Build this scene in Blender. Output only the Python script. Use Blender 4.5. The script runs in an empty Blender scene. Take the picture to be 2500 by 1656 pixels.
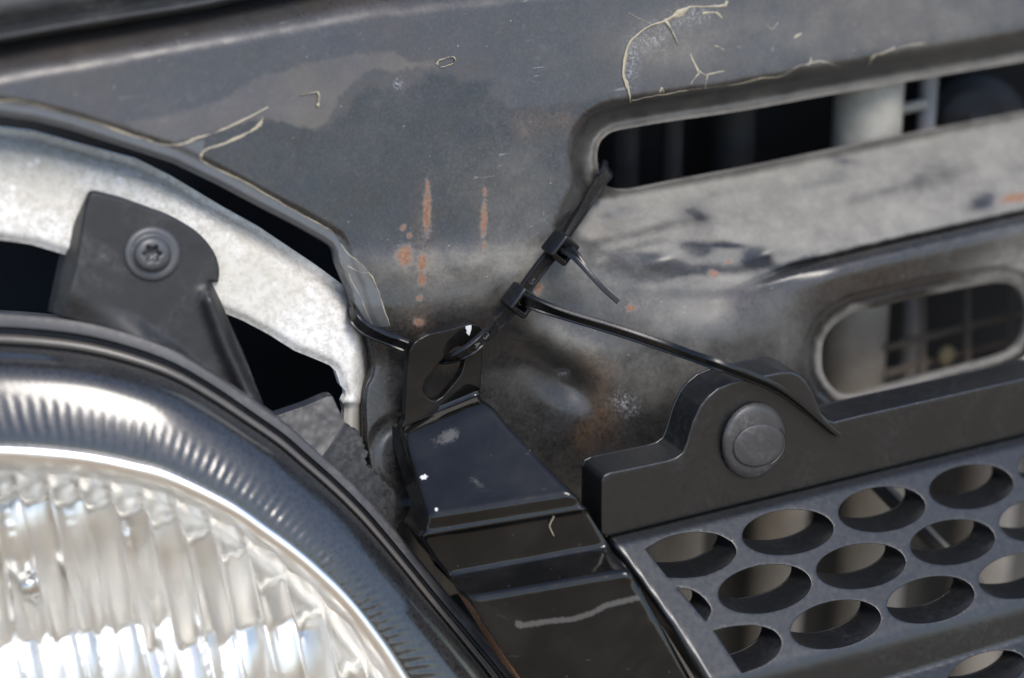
import bpy, bmesh, math, random
import numpy as np
from mathutils import Vector, Matrix
from mathutils.geometry import delaunay_2d_cdt

random.seed(4)
RNG = np.random.default_rng(7)
sc = bpy.context.scene
col = sc.collection

# ------------------------------------------------------------------ camera
# World axes are the car's: X across the car, Y towards its rear, Z up.  Metres.
TH, PSI = math.radians(23.0), math.radians(27.0)      # looking down, and turned
D = 0.55                                              # camera to focus point
PX = 0.0001                                           # one photograph pixel at the focus plane
FWD = Vector((math.sin(PSI) * math.cos(TH), math.cos(PSI) * math.cos(TH), -math.sin(TH)))
RIGHT = Vector((math.cos(PSI), -math.sin(PSI), 0.0))
UP = RIGHT.cross(FWD).normalized()
FOCUS = Vector((0.0, 0.0, 0.70))
CAM = FOCUS - FWD * D
cam_d = bpy.data.cameras.new('camera')
cam = bpy.data.objects.new('camera', cam_d)
col.objects.link(cam)
cam.matrix_world = Matrix((
    (RIGHT.x, UP.x, -FWD.x, CAM.x), (RIGHT.y, UP.y, -FWD.y, CAM.y),
    (RIGHT.z, UP.z, -FWD.z, CAM.z), (0, 0, 0, 1)))
cam_d.sensor_width = 36.0
cam_d.lens = 36.0 * D / (2500 * PX)
cam_d.clip_start, cam_d.clip_end = 0.02, 500.0
cam_d.dof.use_dof = True
cam_d.dof.focus_distance = D + 0.001
cam_d.dof.aperture_fstop = 5.6
sc.camera = cam

# ------------------------------------------------------------------ sky, sun, exposure
SUN_EL, SUN_AZ = math.radians(54.0), math.radians(180.0)
wd = bpy.data.worlds.new('World'); sc.world = wd; wd.use_nodes = True
wn, wl = wd.node_tree.nodes, wd.node_tree.links
sky = wn.new('ShaderNodeTexSky'); sky.sky_type = 'NISHITA'; sky.sun_disc = False
sky.sun_elevation, sky.sun_rotation = SUN_EL, SUN_AZ
sky.air_density, sky.dust_density, sky.ozone_density = 1.0, 1.2, 1.6
wl.new(sky.outputs[0], wn['Background'].inputs[0])
wn['Background'].inputs[1].default_value = 0.15
sun_d = bpy.data.lights.new('sun', 'SUN'); sun_d.energy = 2.0; sun_d.angle = math.radians(27)
sun_d.color = (1.0, 0.94, 0.86)
sun = bpy.data.objects.new('sun', sun_d); col.objects.link(sun)
# Blender's sky turns clockwise from +Y
SD = Vector((math.sin(SUN_AZ) * math.cos(SUN_EL), math.cos(SUN_AZ) * math.cos(SUN_EL), math.sin(SUN_EL)))
sun.rotation_euler = (-SD).to_track_quat('-Z', 'Y').to_euler()
sc.view_settings.view_transform = 'Standard'
sc.view_settings.look = 'None'
sc.view_settings.exposure = 0.88
sc.view_settings.gamma = 1.0
sc.render.engine = 'CYCLES'
sc.cycles.use_denoising = True
sc.cycles.max_bounces = 10
sc.cycles.transparent_max_bounces = 12
sc.cycles.caustics_reflective = False
sc.cycles.caustics_refractive = False

# ------------------------------------------------------------------ geometry helpers
cR, cU, cF, cC = (np.array(x) for x in (RIGHT, UP, FWD, CAM))
BACK = np.array((0.0, 1.0, 0.0))

def P(u, v, w):
    """Point seen at photograph position (u, v), w millimetres behind the focus plane."""
    u, v, w = np.broadcast_arrays(np.asarray(u, float), np.asarray(v, float), np.asarray(w, float))
    d = D + w * 0.001
    x = (u - 1250) * PX * d / D
    y = (828 - v) * PX * d / D
    return cC + d[..., None] * cF + x[..., None] * cR + y[..., None] * cU

def plane(n, at):
    """Depth field of the plane with car-axis normal n through the point at=(u, v, w)."""
    n = np.array(n, float); n /= np.linalg.norm(n)
    p0 = P(*at)
    k = np.dot(p0 - cC, n)
    a, b, c = np.dot(cF, n), np.dot(cR, n), np.dot(cU, n)
    def f(u, v):
        den = a + (np.asarray(u, float) - 1250) * PX / D * b + (828 - np.asarray(v, float)) * PX / D * c
        return (k / den - D) * 1000.0
    return f

def catmull(pts, closed=False, n=8):
    p = np.array(pts, float)
    m = len(p)
    out = []
    segs = m if closed else m - 1
    for i in range(segs):
        if closed:
            a, b, c, d = p[(i - 1) % m], p[i], p[(i + 1) % m], p[(i + 2) % m]
        else:
            a, b, c, d = p[max(i - 1, 0)], p[i], p[i + 1], p[min(i + 2, m - 1)]
        for j in range(n):
            t = j / n
            out.append(0.5 * ((2 * b) + (-a + c) * t + (2 * a - 5 * b + 4 * c - d) * t * t + (-a + 3 * b - 3 * c + d) * t ** 3))
    if not closed:
        out.append(p[-1])
    return np.array(out)

def rounded(pts, radii, n=5):
    """Closed polygon with rounded corners; radii is one number or one per corner."""
    p = np.array(pts, float); m = len(p)
    if np.isscalar(radii): radii = [radii] * m
    out = []
    for i in range(m):
        a, b, c = p[i - 1], p[i], p[(i + 1) % m]
        la, lc = np.linalg.norm(a - b), np.linalg.norm(c - b)
        r = min(radii[i], la * .48, lc * .48)
        if r <= 0.01:
            out.append(b); continue
        s, e = b + (a - b) / la * r, b + (c - b) / lc * r
        for j in range(n + 1):
            t = j / n
            out.append((1 - t) ** 2 * s + 2 * t * (1 - t) * b + t * t * e)
    return np.array(out)

def ellipse(cx, cy, a, b, rot=0.0, n=40):
    t = np.linspace(0, 2 * math.pi, n, endpoint=False)
    x, y = a * np.cos(t), b * np.sin(t)
    c, s = math.cos(math.radians(rot)), math.sin(math.radians(rot))
    return np.stack([cx + x * c - y * s, cy + x * s + y * c], 1)

def resample(poly, step, closed=True):
    p = np.array(poly, float); out = []
    m = len(p)
    for i in range(m if closed else m - 1):
        a, b = p[i], p[(i + 1) % m]
        L = np.linalg.norm(b - a)
        if L < 1e-6: continue
        k = max(1, int(math.ceil(L / step)))
        for j in range(k):
            out.append(a + (b - a) * j / k)
    if not closed: out.append(p[-1])
    return np.array(out)

def inside(poly, q):
    x, y = q[:, 0], q[:, 1]
    res = np.zeros(len(q), bool)
    x1, y1 = poly[:, 0], poly[:, 1]
    x2, y2 = np.roll(x1, -1), np.roll(y1, -1)
    for i in range(len(poly)):
        if y1[i] == y2[i]: continue
        c = (y1[i] > y) != (y2[i] > y)
        xi = x1[i] + (y - y1[i]) * (x2[i] - x1[i]) / (y2[i] - y1[i])
        res ^= c & (x < xi)
    return res

def dist(poly, u, v, closed=True):
    u = np.asarray(u, float); v = np.asarray(v, float)
    p = np.array(poly, float)
    q = np.roll(p, -1, 0) if closed else p[1:]
    a = p if closed else p[:-1]
    best = np.full(u.shape, 1e9)
    for (ax, ay), (bx, by) in zip(a, q):
        dx, dy = bx - ax, by - ay
        L = dx * dx + dy * dy
        if L < 1e-9: continue
        t = np.clip(((u - ax) * dx + (v - ay) * dy) / L, 0, 1)
        best = np.minimum(best, (u - ax - t * dx) ** 2 + (v - ay - t * dy) ** 2)
    return np.sqrt(best)

def sdist(poly, u, v):
    u = np.asarray(u, float); v = np.asarray(v, float)
    d = dist(poly, u, v)
    i = inside(np.array(poly, float), np.stack([u.ravel(), v.ravel()], 1)).reshape(u.shape)
    return np.where(i, -d, d)

def sstep(a, b, x):
    t = np.clip((x - a) / (b - a), 0, 1)
    return t * t * (3 - 2 * t)

_perm = RNG.random((256, 256))
def vnoise(u, v, s):
    x, y = np.asarray(u, float) / s, np.asarray(v, float) / s
    xi, yi = np.floor(x).astype(int), np.floor(y).astype(int)
    fx, fy = x - xi, y - yi
    fx, fy = fx * fx * (3 - 2 * fx), fy * fy * (3 - 2 * fy)
    g = lambda a, b: _perm[a % 256, b % 256]
    return (g(xi, yi) * (1 - fx) + g(xi + 1, yi) * fx) * (1 - fy) + (g(xi, yi + 1) * (1 - fx) + g(xi + 1, yi + 1) * fx) * fy

def fbm(u, v, s, o=4):
    r, a, t = 0, 1, 0
    for k in range(o):
        r = r + a * vnoise(np.asarray(u) + 37.1 * k, np.asarray(v) + 91.7 * k, s / 2 ** k); t += a; a *= .55
    return r / t * 2 - 1

def mesh_obj(name, verts, faces, mat, parent=None, smooth=True, attrs=None, sharp=None):
    me = bpy.data.meshes.new(name)
    me.from_pydata([tuple(x) for x in verts], [], [tuple(f) for f in faces])
    if smooth is not False:
        me.polygons.foreach_set('use_smooth', [True] * len(me.polygons))
    for k, arr in (attrs or {}).items():
        a = me.attributes.new(k, 'FLOAT', 'POINT')
        a.data.foreach_set('value', np.asarray(arr, np.float32))
    me.materials.append(mat)
    me.update()
    if sharp:
        me.set_sharp_from_angle(angle=math.radians(sharp))
    o = bpy.data.objects.new(name, me); col.objects.link(o)
    if parent is not None:
        o.parent = parent
        o.matrix_parent_inverse = parent.matrix_world.inverted()
    return o

def thing(name, label, cat, at, group=None):
    o = bpy.data.objects.new(name, None); col.objects.link(o)
    o.empty_display_size = 0.01
    o.location = Vector(P(*at)); o['label'] = label; o['category'] = cat
    if group: o['group'] = group
    bpy.context.view_layer.update()
    return o

def sheet(name, outline, holes, depth, step, mat, parent, rnd=0.0, rdep=None, wall=1.5, back=True, attrs=None, hrnd=None, edge=None):
    """Solid plate seen through the outline: depth(u, v) in mm, edges rounded over rnd px, walls run back along the car."""
    edge = edge or step
    outline = resample(outline, edge)
    holes = [resample(h, edge) for h in holes]
    loops = [outline] + holes
    pts = [l for l in loops]
    u0, v0 = outline.min(0); u1, v1 = outline.max(0)
    gu, gv = np.meshgrid(np.arange(u0, u1, step), np.arange(v0, v1, step * .9))
    gu = gu + (np.arange(gu.shape[0]) % 2)[:, None] * step * .5
    g = np.stack([gu.ravel(), gv.ravel()], 1)
    extra = [g]
    rr = [rnd] + [(rnd if hrnd is None else hrnd)] * len(holes)
    for l, r in zip(loops, rr):
        if r > 0:
            t = np.roll(l, -1, 0) - np.roll(l, 1, 0)
            t /= np.linalg.norm(t, axis=1)[:, None] + 1e-9
            nn = np.stack([-t[:, 1], t[:, 0]], 1)
            for s in (1, -1):
                for f in (.08, .22, .42, .68, 1.0):
                    extra.append(l + nn * s * r * f)
    q = np.concatenate(extra)
    ok = inside(outline, q)
    for h in holes: ok &= ~inside(h, q)
    q = q[ok]
    dd = [dist(l, q[:, 0], q[:, 1]) for l in loops]
    dmin = np.min(np.stack(dd), 0)
    mr = max(max(rr), 0)
    ng = int(inside(outline, g).sum()) if False else None
    keep = dmin > np.where(mr > 0, .06 * mr, step * .35)
    # grid points crowding the ring points are dropped
    q = q[keep]
    allp = np.concatenate(pts + [q])
    edges = []; off = 0
    for l in loops:
        m = len(l); edges += [(off + i, off + (i + 1) % m) for i in range(m)]; off += m
    nb = off
    r = delaunay_2d_cdt([Vector(x) for x in allp], edges, [], 0, 1e-3)
    V2 = np.array([(x.x, x.y) for x in r[0]])
    T = np.array(r[2], int)
    cen = V2[T].mean(1)
    ok = inside(outline, cen)
    for h in holes: ok &= ~inside(h, cen)
    T = T[ok]
    a, b, c = V2[T[:, 0]], V2[T[:, 1]], V2[T[:, 2]]
    ar = (b[:, 0] - a[:, 0]) * (c[:, 1] - a[:, 1]) - (b[:, 1] - a[:, 1]) * (c[:, 0] - a[:, 0])
    T = np.where((ar > 0)[:, None], T[:, ::-1], T)
    U, Vv = V2[:, 0], V2[:, 1]
    W = depth(U, Vv).astype(float)
    for l, rad in zip(loops, rr):
        if rad > 0:
            d = np.clip(dist(l, U, Vv) / rad, 0, 1)
            W = W + (1 - np.sqrt(np.clip(1 - (1 - d) ** 2, 0, 1))) * (rad * .1 if rdep is None else rdep)
    X = P(U, Vv, W)
    n = len(X)
    verts = [X]; faces = [tuple(t) for t in T]
    at = {k: f(U, Vv) for k, f in (attrs or {}).items()}
    # boundary edges
    from collections import Counter
    ec = {}
    for t in T:
        for i in range(3):
            e = (t[i], t[(i + 1) % 3]); ec[e] = 1
    bnd = [e for e in ec if (e[1], e[0]) not in ec]
    used = sorted({x for e in bnd for x in e})
    idx = {x: i for i, x in enumerate(used)}
    Bx = X[used]
    k = len(used)
    verts += [Bx, Bx + BACK * wall * .001]
    for (i, j) in bnd:
        faces.append((n + idx[j], n + idx[i], n + k + idx[i], n + k + idx[j]))
    atb = {kk: vv[used] for kk, vv in at.items()}
    if back:
        verts.append(X + BACK * wall * .001)
        faces += [(t[2] + n + 2 * k, t[1] + n + 2 * k, t[0] + n + 2 * k) for t in T]
    full = {kk: np.concatenate([vv, atb[kk], atb[kk]] + ([vv] if back else [])) for kk, vv in at.items()}
    return mesh_obj(name, np.concatenate(verts), faces, mat, parent, True, full)

def loft(name, rows, mat, parent, closed=False, sharp=None, attrs=None):
    """rows: array (n, m, 3) of world points."""
    R = np.array(rows); n, m = R.shape[:2]
    f = []
    mm = m if closed else m - 1
    for i in range(n - 1):
        for j in range(mm):
            j2 = (j + 1) % m
            f.append((i * m + j, i * m + j2, (i + 1) * m + j2, (i + 1) * m + j))
    return mesh_obj(name, R.reshape(-1, 3), f, mat, parent, True, attrs, sharp)

def camvec(x, y, z):
    """x right, y up, z towards the camera."""
    return cR * x + cU * y - cF * z

def ribbon(name, ctrl, mat, parent, width=4.6, thick=1.3, n=8, taper=None, section=None, cap=True):
    """Sweep a strap; ctrl rows are (u, v, w, nx, ny, nz) with the outward face normal in camera axes."""
    c = catmull(np.array(ctrl, float), False, n)
    X = P(c[:, 0], c[:, 1], c[:, 2])
    T = np.gradient(X, axis=0); T /= np.linalg.norm(T, axis=1)[:, None]
    N = np.array([camvec(*k) for k in c[:, 3:6]])
    N -= T * (N * T).sum(1)[:, None]; N /= np.linalg.norm(N, axis=1)[:, None]
    W = np.cross(T, N)
    sec = section or [(-.5, 0), (-.5, .8), (-.46, 1), (-.36, 1), (-.31, .72), (.31, .72), (.36, 1), (.46, 1), (.5, .8), (.5, 0), (.44, -.12), (-.44, -.12)]
    m = len(X); rows = []
    s = np.linspace(0, 1, m)
    for i in range(m):
        wd_ = width * (taper(s[i]) if taper else 1.0)
        rows.append([X[i] + (W[i] * a * wd_ + N[i] * (b - .5) * thick) * .001 for a, b in sec])
    R = np.array(rows); k = len(sec)
    f = []
    for i in range(m - 1):
        for j in range(k):
            j2 = (j + 1) % k
            f.append((i * k + j, i * k + j2, (i + 1) * k + j2, (i + 1) * k + j))
    f.append(tuple(range(k - 1, -1, -1))); f.append(tuple((m - 1) * k + j for j in range(k)))
    o = mesh_obj(name, R.reshape(-1, 3), f, mat, parent, True, None, 35)
    return o

def box_frame(name, centre, A, S, dims, hole, mat, parent, bev=.6):
    """Small block with a rectangular passage along A.  dims in mm along A, S, T."""
    A = np.array(A) / np.linalg.norm(A)
    S = np.array(S) - A * np.dot(S, A); S /= np.linalg.norm(S)
    T = np.cross(A, S)
    a, s, t = (x * .5 for x in dims); hs, ht = hole[0] * .5, hole[1] * .5
    off = hole[2] if len(hole) > 2 else 0.0
    v = []
    for aa in (-a, a):
        for (x, y) in ((-s, -t), (s, -t), (s, t), (-s, t)):
            v.append(centre + (A * aa + S * x + T * y) * .001)
        for (x, y) in ((-hs + off, -ht), (hs + off, -ht), (hs + off, ht), (-hs + off, ht)):
            v.append(centre + (A * aa + S * x + T * y) * .001)
    f = []
    for j in range(4):
        k = (j + 1) % 4
        f.append((j, k, 8 + k, 8 + j)[::-1] if False else (j, k, 8 + k, 8 + j))
        f.append((4 + k, 4 + j, 12 + j, 12 + k))
        f.append((k, j, 4 + j, 4 + k))
        f.append((8 + j, 8 + k, 12 + k, 12 + j))
    o = mesh_obj(name, v, f, mat, parent, False)
    bm = bmesh.new(); bm.from_mesh(o.data)
    bmesh.ops.recalc_face_normals(bm, faces=bm.faces)
    bm.edges.ensure_lookup_table()
    outer = [e for e in bm.edges if e.calc_face_angle(0) > .5]
    bmesh.ops.bevel(bm, geom=outer, offset=bev * .001, segments=3, affect='EDGES', profile=.5)
    bm.to_mesh(o.data); bm.free()
    o.data.polygons.foreach_set('use_smooth', [True] * len(o.data.polygons))
    o.data.set_sharp_from_angle(angle=math.radians(40))
    return o

# ------------------------------------------------------------------ materials
def srgb(r, g, b):
    f = lambda c: (c / 255 / 12.92) if c / 255 <= .04045 else ((c / 255 + .055) / 1.055) ** 2.4
    return (f(r), f(g), f(b), 1.0)

class NT:
    def __init__(s, name):
        s.m = bpy.data.materials.new(name); s.m.use_nodes = True
        s.n, s.l = s.m.node_tree.nodes, s.m.node_tree.links
        s.b = s.n['Principled BSDF']; s.out = s.n['Material Output']
        tc = s.n.new('ShaderNodeTexCoord'); s.co = tc.outputs['Object']
        s.geo = s.n.new('ShaderNodeNewGeometry')
        s.pos = s.geo.outputs['Position']
    def link(s, a, b): s.l.new(a, b)
    def noise(s, scale, detail=4, rough=.55, dist=0.0, vec=None):
        x = s.n.new('ShaderNodeTexNoise'); s.link(vec or s.pos, x.inputs['Vector'])
        x.inputs['Scale'].default_value = scale; x.inputs['Detail'].default_value = detail
        x.inputs['Roughness'].default_value = rough; x.inputs['Distortion'].default_value = dist
        return x.outputs['Fac']
    def vor(s, scale, vec=None, feature='F1'):
        x = s.n.new('ShaderNodeTexVoronoi'); s.link(vec or s.pos, x.inputs['Vector'])
        x.feature = feature; x.inputs['Scale'].default_value = scale
        return x.outputs['Distance']
    def scaled(s, sx, sy, sz):
        x = s.n.new('ShaderNodeMapping'); s.link(s.pos, x.inputs[0]); x.inputs['Scale'].default_value = (sx, sy, sz)
        return x.outputs[0]
    def attr(s, name):
        x = s.n.new('ShaderNodeAttribute'); x.attribute_name = name; return x.outputs['Fac']
    def math(s, op, a, b=0.0, c=None, clamp=False):
        x = s.n.new('ShaderNodeMath'); x.operation = op; x.use_clamp = clamp
        for i, q in enumerate((a, b) if c is None else (a, b, c)):
            if isinstance(q, (int, float)): x.inputs[i].default_value = q
            else: s.link(q, x.inputs[i])
        return x.outputs[0]
    def ramp(s, x, lo, hi, a=0.0, b=1.0, smooth=True):
        r = s.n.new('ShaderNodeMapRange'); r.interpolation_type = 'SMOOTHSTEP' if smooth else 'LINEAR'
        s.link(x, r.inputs[0])
        for i, q in enumerate((lo, hi, a, b)): r.inputs[i + 1].default_value = q
        return r.outputs[0]
    def mix(s, f, a, b):
        x = s.n.new('ShaderNodeMix'); x.data_type = 'RGBA'
        for sock, q in ((x.inputs[0], f), (x.inputs[6], a), (x.inputs[7], b)):
            if isinstance(q, (int, float)): sock.default_value = q
            elif isinstance(q, (tuple, list)): sock.default_value = q
            else: s.link(q, sock)
        return x.outputs[2]
    def mixf(s, f, a, b):
        x = s.n.new('ShaderNodeMix'); x.data_type = 'FLOAT'
        for sock, q in ((x.inputs[0], f), (x.inputs[2], a), (x.inputs[3], b)):
            if isinstance(q, (int, float)): sock.default_value = q
            else: s.link(q, sock)
        return x.outputs[0]
    def bump(s, h, strength=.3, distance=.0003, normal=None):
        x = s.n.new('ShaderNodeBump'); s.link(h, x.inputs['Height'])
        x.inputs['Strength'].default_value = strength; x.inputs['Distance'].default_value = distance
        if normal: s.link(normal, x.inputs['Normal'])
        return x.outputs[0]
    def set(s, **k):
        for a, q in k.items():
            i = s.b.inputs[a.replace('_', ' ')]
            if isinstance(q, (int, float, tuple)): i.default_value = q
            else: s.link(q, i)
        return s.m

def plastic(name, colr, rough=.4, dust=.25, dustc=(.22, .22, .215, 1), spec=.5, fine=.15, coat=0.0, scratch=.25):
    t = NT(name)
    big = t.noise(60, 5, .6, .6); sm = t.noise(700, 4, .65)
    d = t.math('MULTIPLY', t.ramp(big, .4, .75), t.ramp(sm, .3, .75))
    spots = t.ramp(t.vor(900), .0, .17, 1, 0)
    sel = t.ramp(t.noise(450, 1), .58, .64)
    spots = t.math('MULTIPLY', spots, sel)
    st = t.noise(60, 3, .5, 0, t.scaled(6, 1, 14))
    scr = t.math('MULTIPLY', t.ramp(st, .66, .7), t.ramp(big, .45, .6))
    f = t.math('ADD', t.math('MULTIPLY', d, dust), t.math('MULTIPLY', spots, min(1, dust * 1.6)), clamp=True)
    f = t.math('ADD', f, t.math('MULTIPLY', scr, scratch * dust), clamp=True)
    c = t.mix(f, colr, dustc)
    return t.set(Base_Color=c, Roughness=t.mixf(f, t.ramp(sm, .2, .8, rough - .05, rough + .08), .85), Specular_IOR_Level=spec,
                 Coat_Weight=coat, Coat_Roughness=.12, Normal=t.bump(sm, fine, .0002))

# ------------------------------------------------------------------ ground (the sunlit yard the paint mirrors)
def ground_mat():
    t = NT('dry_earth')
    a = t.noise(.6, 6, .6); b = t.noise(25, 5, .6)
    c = t.mix(a, (.235, .185, .125, 1), (.31, .25, .175, 1))
    c = t.mix(t.ramp(b, .35, .7), c, (.22, .16, .10, 1))
    return t.set(Base_Color=c, Roughness=.95, Normal=t.bump(b, .5, .02))
gm = ground_mat()
g = mesh_obj('ground', [(-200, -200, 0), (200, -200, 0), (200, 200, 0), (-200, 200, 0)], [(0, 1, 2, 3)], gm)
g['kind'] = 'structure'

# ------------------------------------------------------------------ black front panel
A = plane((0, -.96, .28), (1150, 700, 0))
ledge = plane((0, -.62, .78), (1900, 610, 0.0))
ledge_off = float(A(1900, 610)) + 1.0
low = plane((0, -1, .02), (2100, 720, 0))
low_off = float(A(2050, 690)) - 2.0
inner = plane((-.25, -.93, .1), (1350, 950, float(A(1350, 950)) + 7))

SLOT1 = [(1458, 386), (1463, 353), (1478, 333), (1502, 320), (1560, 309), (1632, 297), (1809, 271), (2013, 234), (2190, 203), (2500, 150), (2760, 106),
         (2800, 130), (2805, 190), (2780, 225), (2500, 276), (2190, 336), (1865, 403), (1679, 438), (1560, 462), (1530, 466), (1502, 464), (1480, 452), (1464, 425)]
SLOT2 = [(2006, 880), (2009, 838), (2024, 808), (2050, 783), (2088, 763), (2143, 750), (2264, 722), (2400, 695), (2445, 691), (2475, 699), (2497, 722), (2508, 765), (2503, 810),
         (2483, 847), (2441, 871), (2329, 901), (2143, 951), (2088, 966), (2051, 961), (2023, 936), (2009, 908)]
LEFT_EDGE = [(-400, 262), (-200, 262), (0, 283), (84, 296), (169, 317), (253, 344), (359, 378), (422, 399), (528, 450), (634, 507), (718, 551), (782, 587), (806, 603),
             (814, 616), (820, 646), (832, 675), (849, 713), (858, 750), (870, 785), (891, 827), (902, 870), (906, 900), (900, 922), (889, 942), (884, 968), (884, 1015), (886, 1072),
             (900, 1180), (960, 1330), (1080, 1460)]
OUTER = LEFT_EDGE + [(1350, 1380), (1500, 1240), (1700, 1180), (2000, 1110), (2500, 1000), (2900, 900), (2900, -240), (2200, -200), (1400, -120), (900, -75), (620, -20), (300, 40), (0, 88), (-200, 122), (-400, 155)]
TOPLINE = [(-400, 240), (0, 168), (300, 118), (620, 62), (900, 10), (1400, -40), (2200, -110), (2900, -140)]
DARKLINE = [(1790, 712), (1850, 688), (1930, 660), (2050, 630), (2200, 595), (2500, 528), (2900, 436)]
LEDGE_TOP = SLOT1
LEDGE = [(1440, 455), (1500, 455), (1865, 392), (2500, 262), (2900, 180), (2900, 436), (2500, 528), (2200, 595), (2050, 630), (1930, 660), (1800, 700), (1600, 690), (1450, 640), (1390, 560)]
LOWERFACE = [(1760, 740), (1850, 690), (1930, 662), (2050, 632), (2200, 597), (2500, 530), (2900, 438), (2900, 1000), (2300, 1100), (2000, 1090), (1900, 960), (1830, 830)]

def above(line, u):
    l = np.array(line); return np.interp(u, l[:, 0], l[:, 1])

def panel_depth(u, v):
    w = A(u, v)
    # crown of the top edge rolling back under the rubber seal
    t = np.clip((above(TOPLINE, u) + 45 - v) / 100, 0, 2.2)
    w = w + 9.0 * t ** 2
    # turned edge along the left contour
    de = dist(LEFT_EDGE, u, v, False)
    w = w + .7 * sstep(48, 34, de) * sstep(950, 700, v) + 5.0 * sstep(12, 0, de) ** 2
    # depression round the long slot
    ds = np.maximum(sdist(SLOT1, u, v), 0)
    ab = sstep(30, -40, v - (460 - (u - 1500) * .19))
    w = w + ab * (11.0 * sstep(78, 14, ds) - 1.8 * sstep(20, 0, ds))
    # dusty ledge below the slot
    dl = sdist(LEDGE, u, v)
    m = sstep(45, -35, dl)
    rid = v - (above([(1400, 560), (1900, 500), (2500, 360), (2900, 270)], u))
    lw = ledge(u, v) + ledge_off + 2.0 * np.exp(-(rid / 50) ** 2) + 1.0 * fbm(u, v, 170, 3)
    w = w * (1 - m) + lw * m
    # lower face standing proud of the ledge
    df = sdist(LOWERFACE, u, v)
    tail = sstep(1760, 2050, u)
    f = sstep(22 - 14 * tail, -22 + 14 * tail, df) * sstep(1740, 2040, u + .35 * (v - 700))
    kk = np.clip(-df / 50, 0, 1)
    lf = low(u, v) + low_off - 4.0 * tail + 6.0 * tail * (1 - np.sqrt(np.clip(1 - (1 - kk) ** 2, 0, 1)))
    w = w * (1 - f) + lf * f
    w = w + 4.0 * tail * np.exp(-((v - above(DARKLINE, u) + 5) / 7) ** 2)
    # slot two: slightly dished rim
    d2 = np.maximum(sdist(SLOT2, u, v), 0)
    w = w + 1.6 * sstep(46, 26, d2) + 1.0 * sstep(16, 0, d2) ** 2
    # recessed lower middle with its dents
    mi = sstep(690, 900, v + .12 * (u - 1300)) * sstep(1990, 1750, u) * sstep(960, 1150, u + 0 * v)
    w = w * (1 - mi) + (inner(u, v)) * mi
    bump_ = lambda cu, cv, su, sv, h, r=0.0: h * np.exp(-((((u - cu) * math.cos(r) + (v - cv) * math.sin(r)) / su) ** 2 + ((-(u - cu) * math.sin(r) + (v - cv) * math.cos(r)) / sv) ** 2))
    w = w + bump_(1400, 850, 115, 56, -4.8, .35) + bump_(1385, 930, 120, 44, 3.4, .6) + bump_(1480, 960, 60, 50, -2.2)
    w = w + bump_(1060, 640, 260, 40, -.9, 0) + bump_(1600, 640, 60, 25, 2.0, -.2) + bump_(1850, 628, 55, 22, 2.4, -.3)
    # left flank behind the bracket, with a round boss
    fl = sstep(740, 900, v) * sstep(1060, 960, u)
    w = w + fl * 6.0
    rb = np.hypot((u - 985) / 1.0, (v - 1120) / 1.15)
    w = w + 1.1 * sstep(104, 84, rb) * sstep(820, 900, v) - .5 * sstep(70, 54, rb) * sstep(820, 900, v)
    w = w + .28 * fbm(u, v, 260, 2) + .12 * fbm(u + 400, v, 70, 2)
    return w

# fields of dirt and wear, spread over the panel
FILM = [(300, 292), (450, 272), (560, 232), (590, 207), (640, 180), (720, 160), (790, 140), (860, 130), (960, 125), (1000, 150), (1070, 150), (1075, 166), (1010, 166), (960, 178),
        (912, 170), (890, 178), (832, 235), (800, 300), (772, 322), (700, 302), (640, 292), (560, 312), (480, 337), (420, 347), (330, 322)]
HAZE = [(-400, -200), (-400, 250), (0, 248), (127, 270), (317, 332), (448, 356), (507, 331), (655, 264), (720, 300), (790, 315), (845, 285), (880, 235), (905, 212), (985, 218), (1015, 210), (1040, 192),
        (1075, 186), (1120, 196), (1150, 203), (1190, 206), (1196, 240), (1250, 275), (1330, 262), (1420, 250), (1540, 240), (2900, -20), (2900, -300)]
BAND = [(-400, 246), (0, 246), (55, 249), (127, 268), (190, 285), (253, 306), (317, 330), (380, 349), (448, 355), (500, 340), (494, 393), (528, 412), (591, 441), (676, 490), (760, 537), (815, 570), (845, 613), (891, 653),
        (929, 725), (953, 797), (905, 800), (800, 640), (780, 600), (500, 460), (-400, 300)]
def blob(u, v, cu, cv, su, sv, r=0.0):
    c, s = math.cos(math.radians(r)), math.sin(math.radians(r))
    x, y = (u - cu) * c + (v - cv) * s, -(u - cu) * s + (v - cv) * c
    return np.exp(-((x / su) ** 2 + (y / sv) ** 2))

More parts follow.
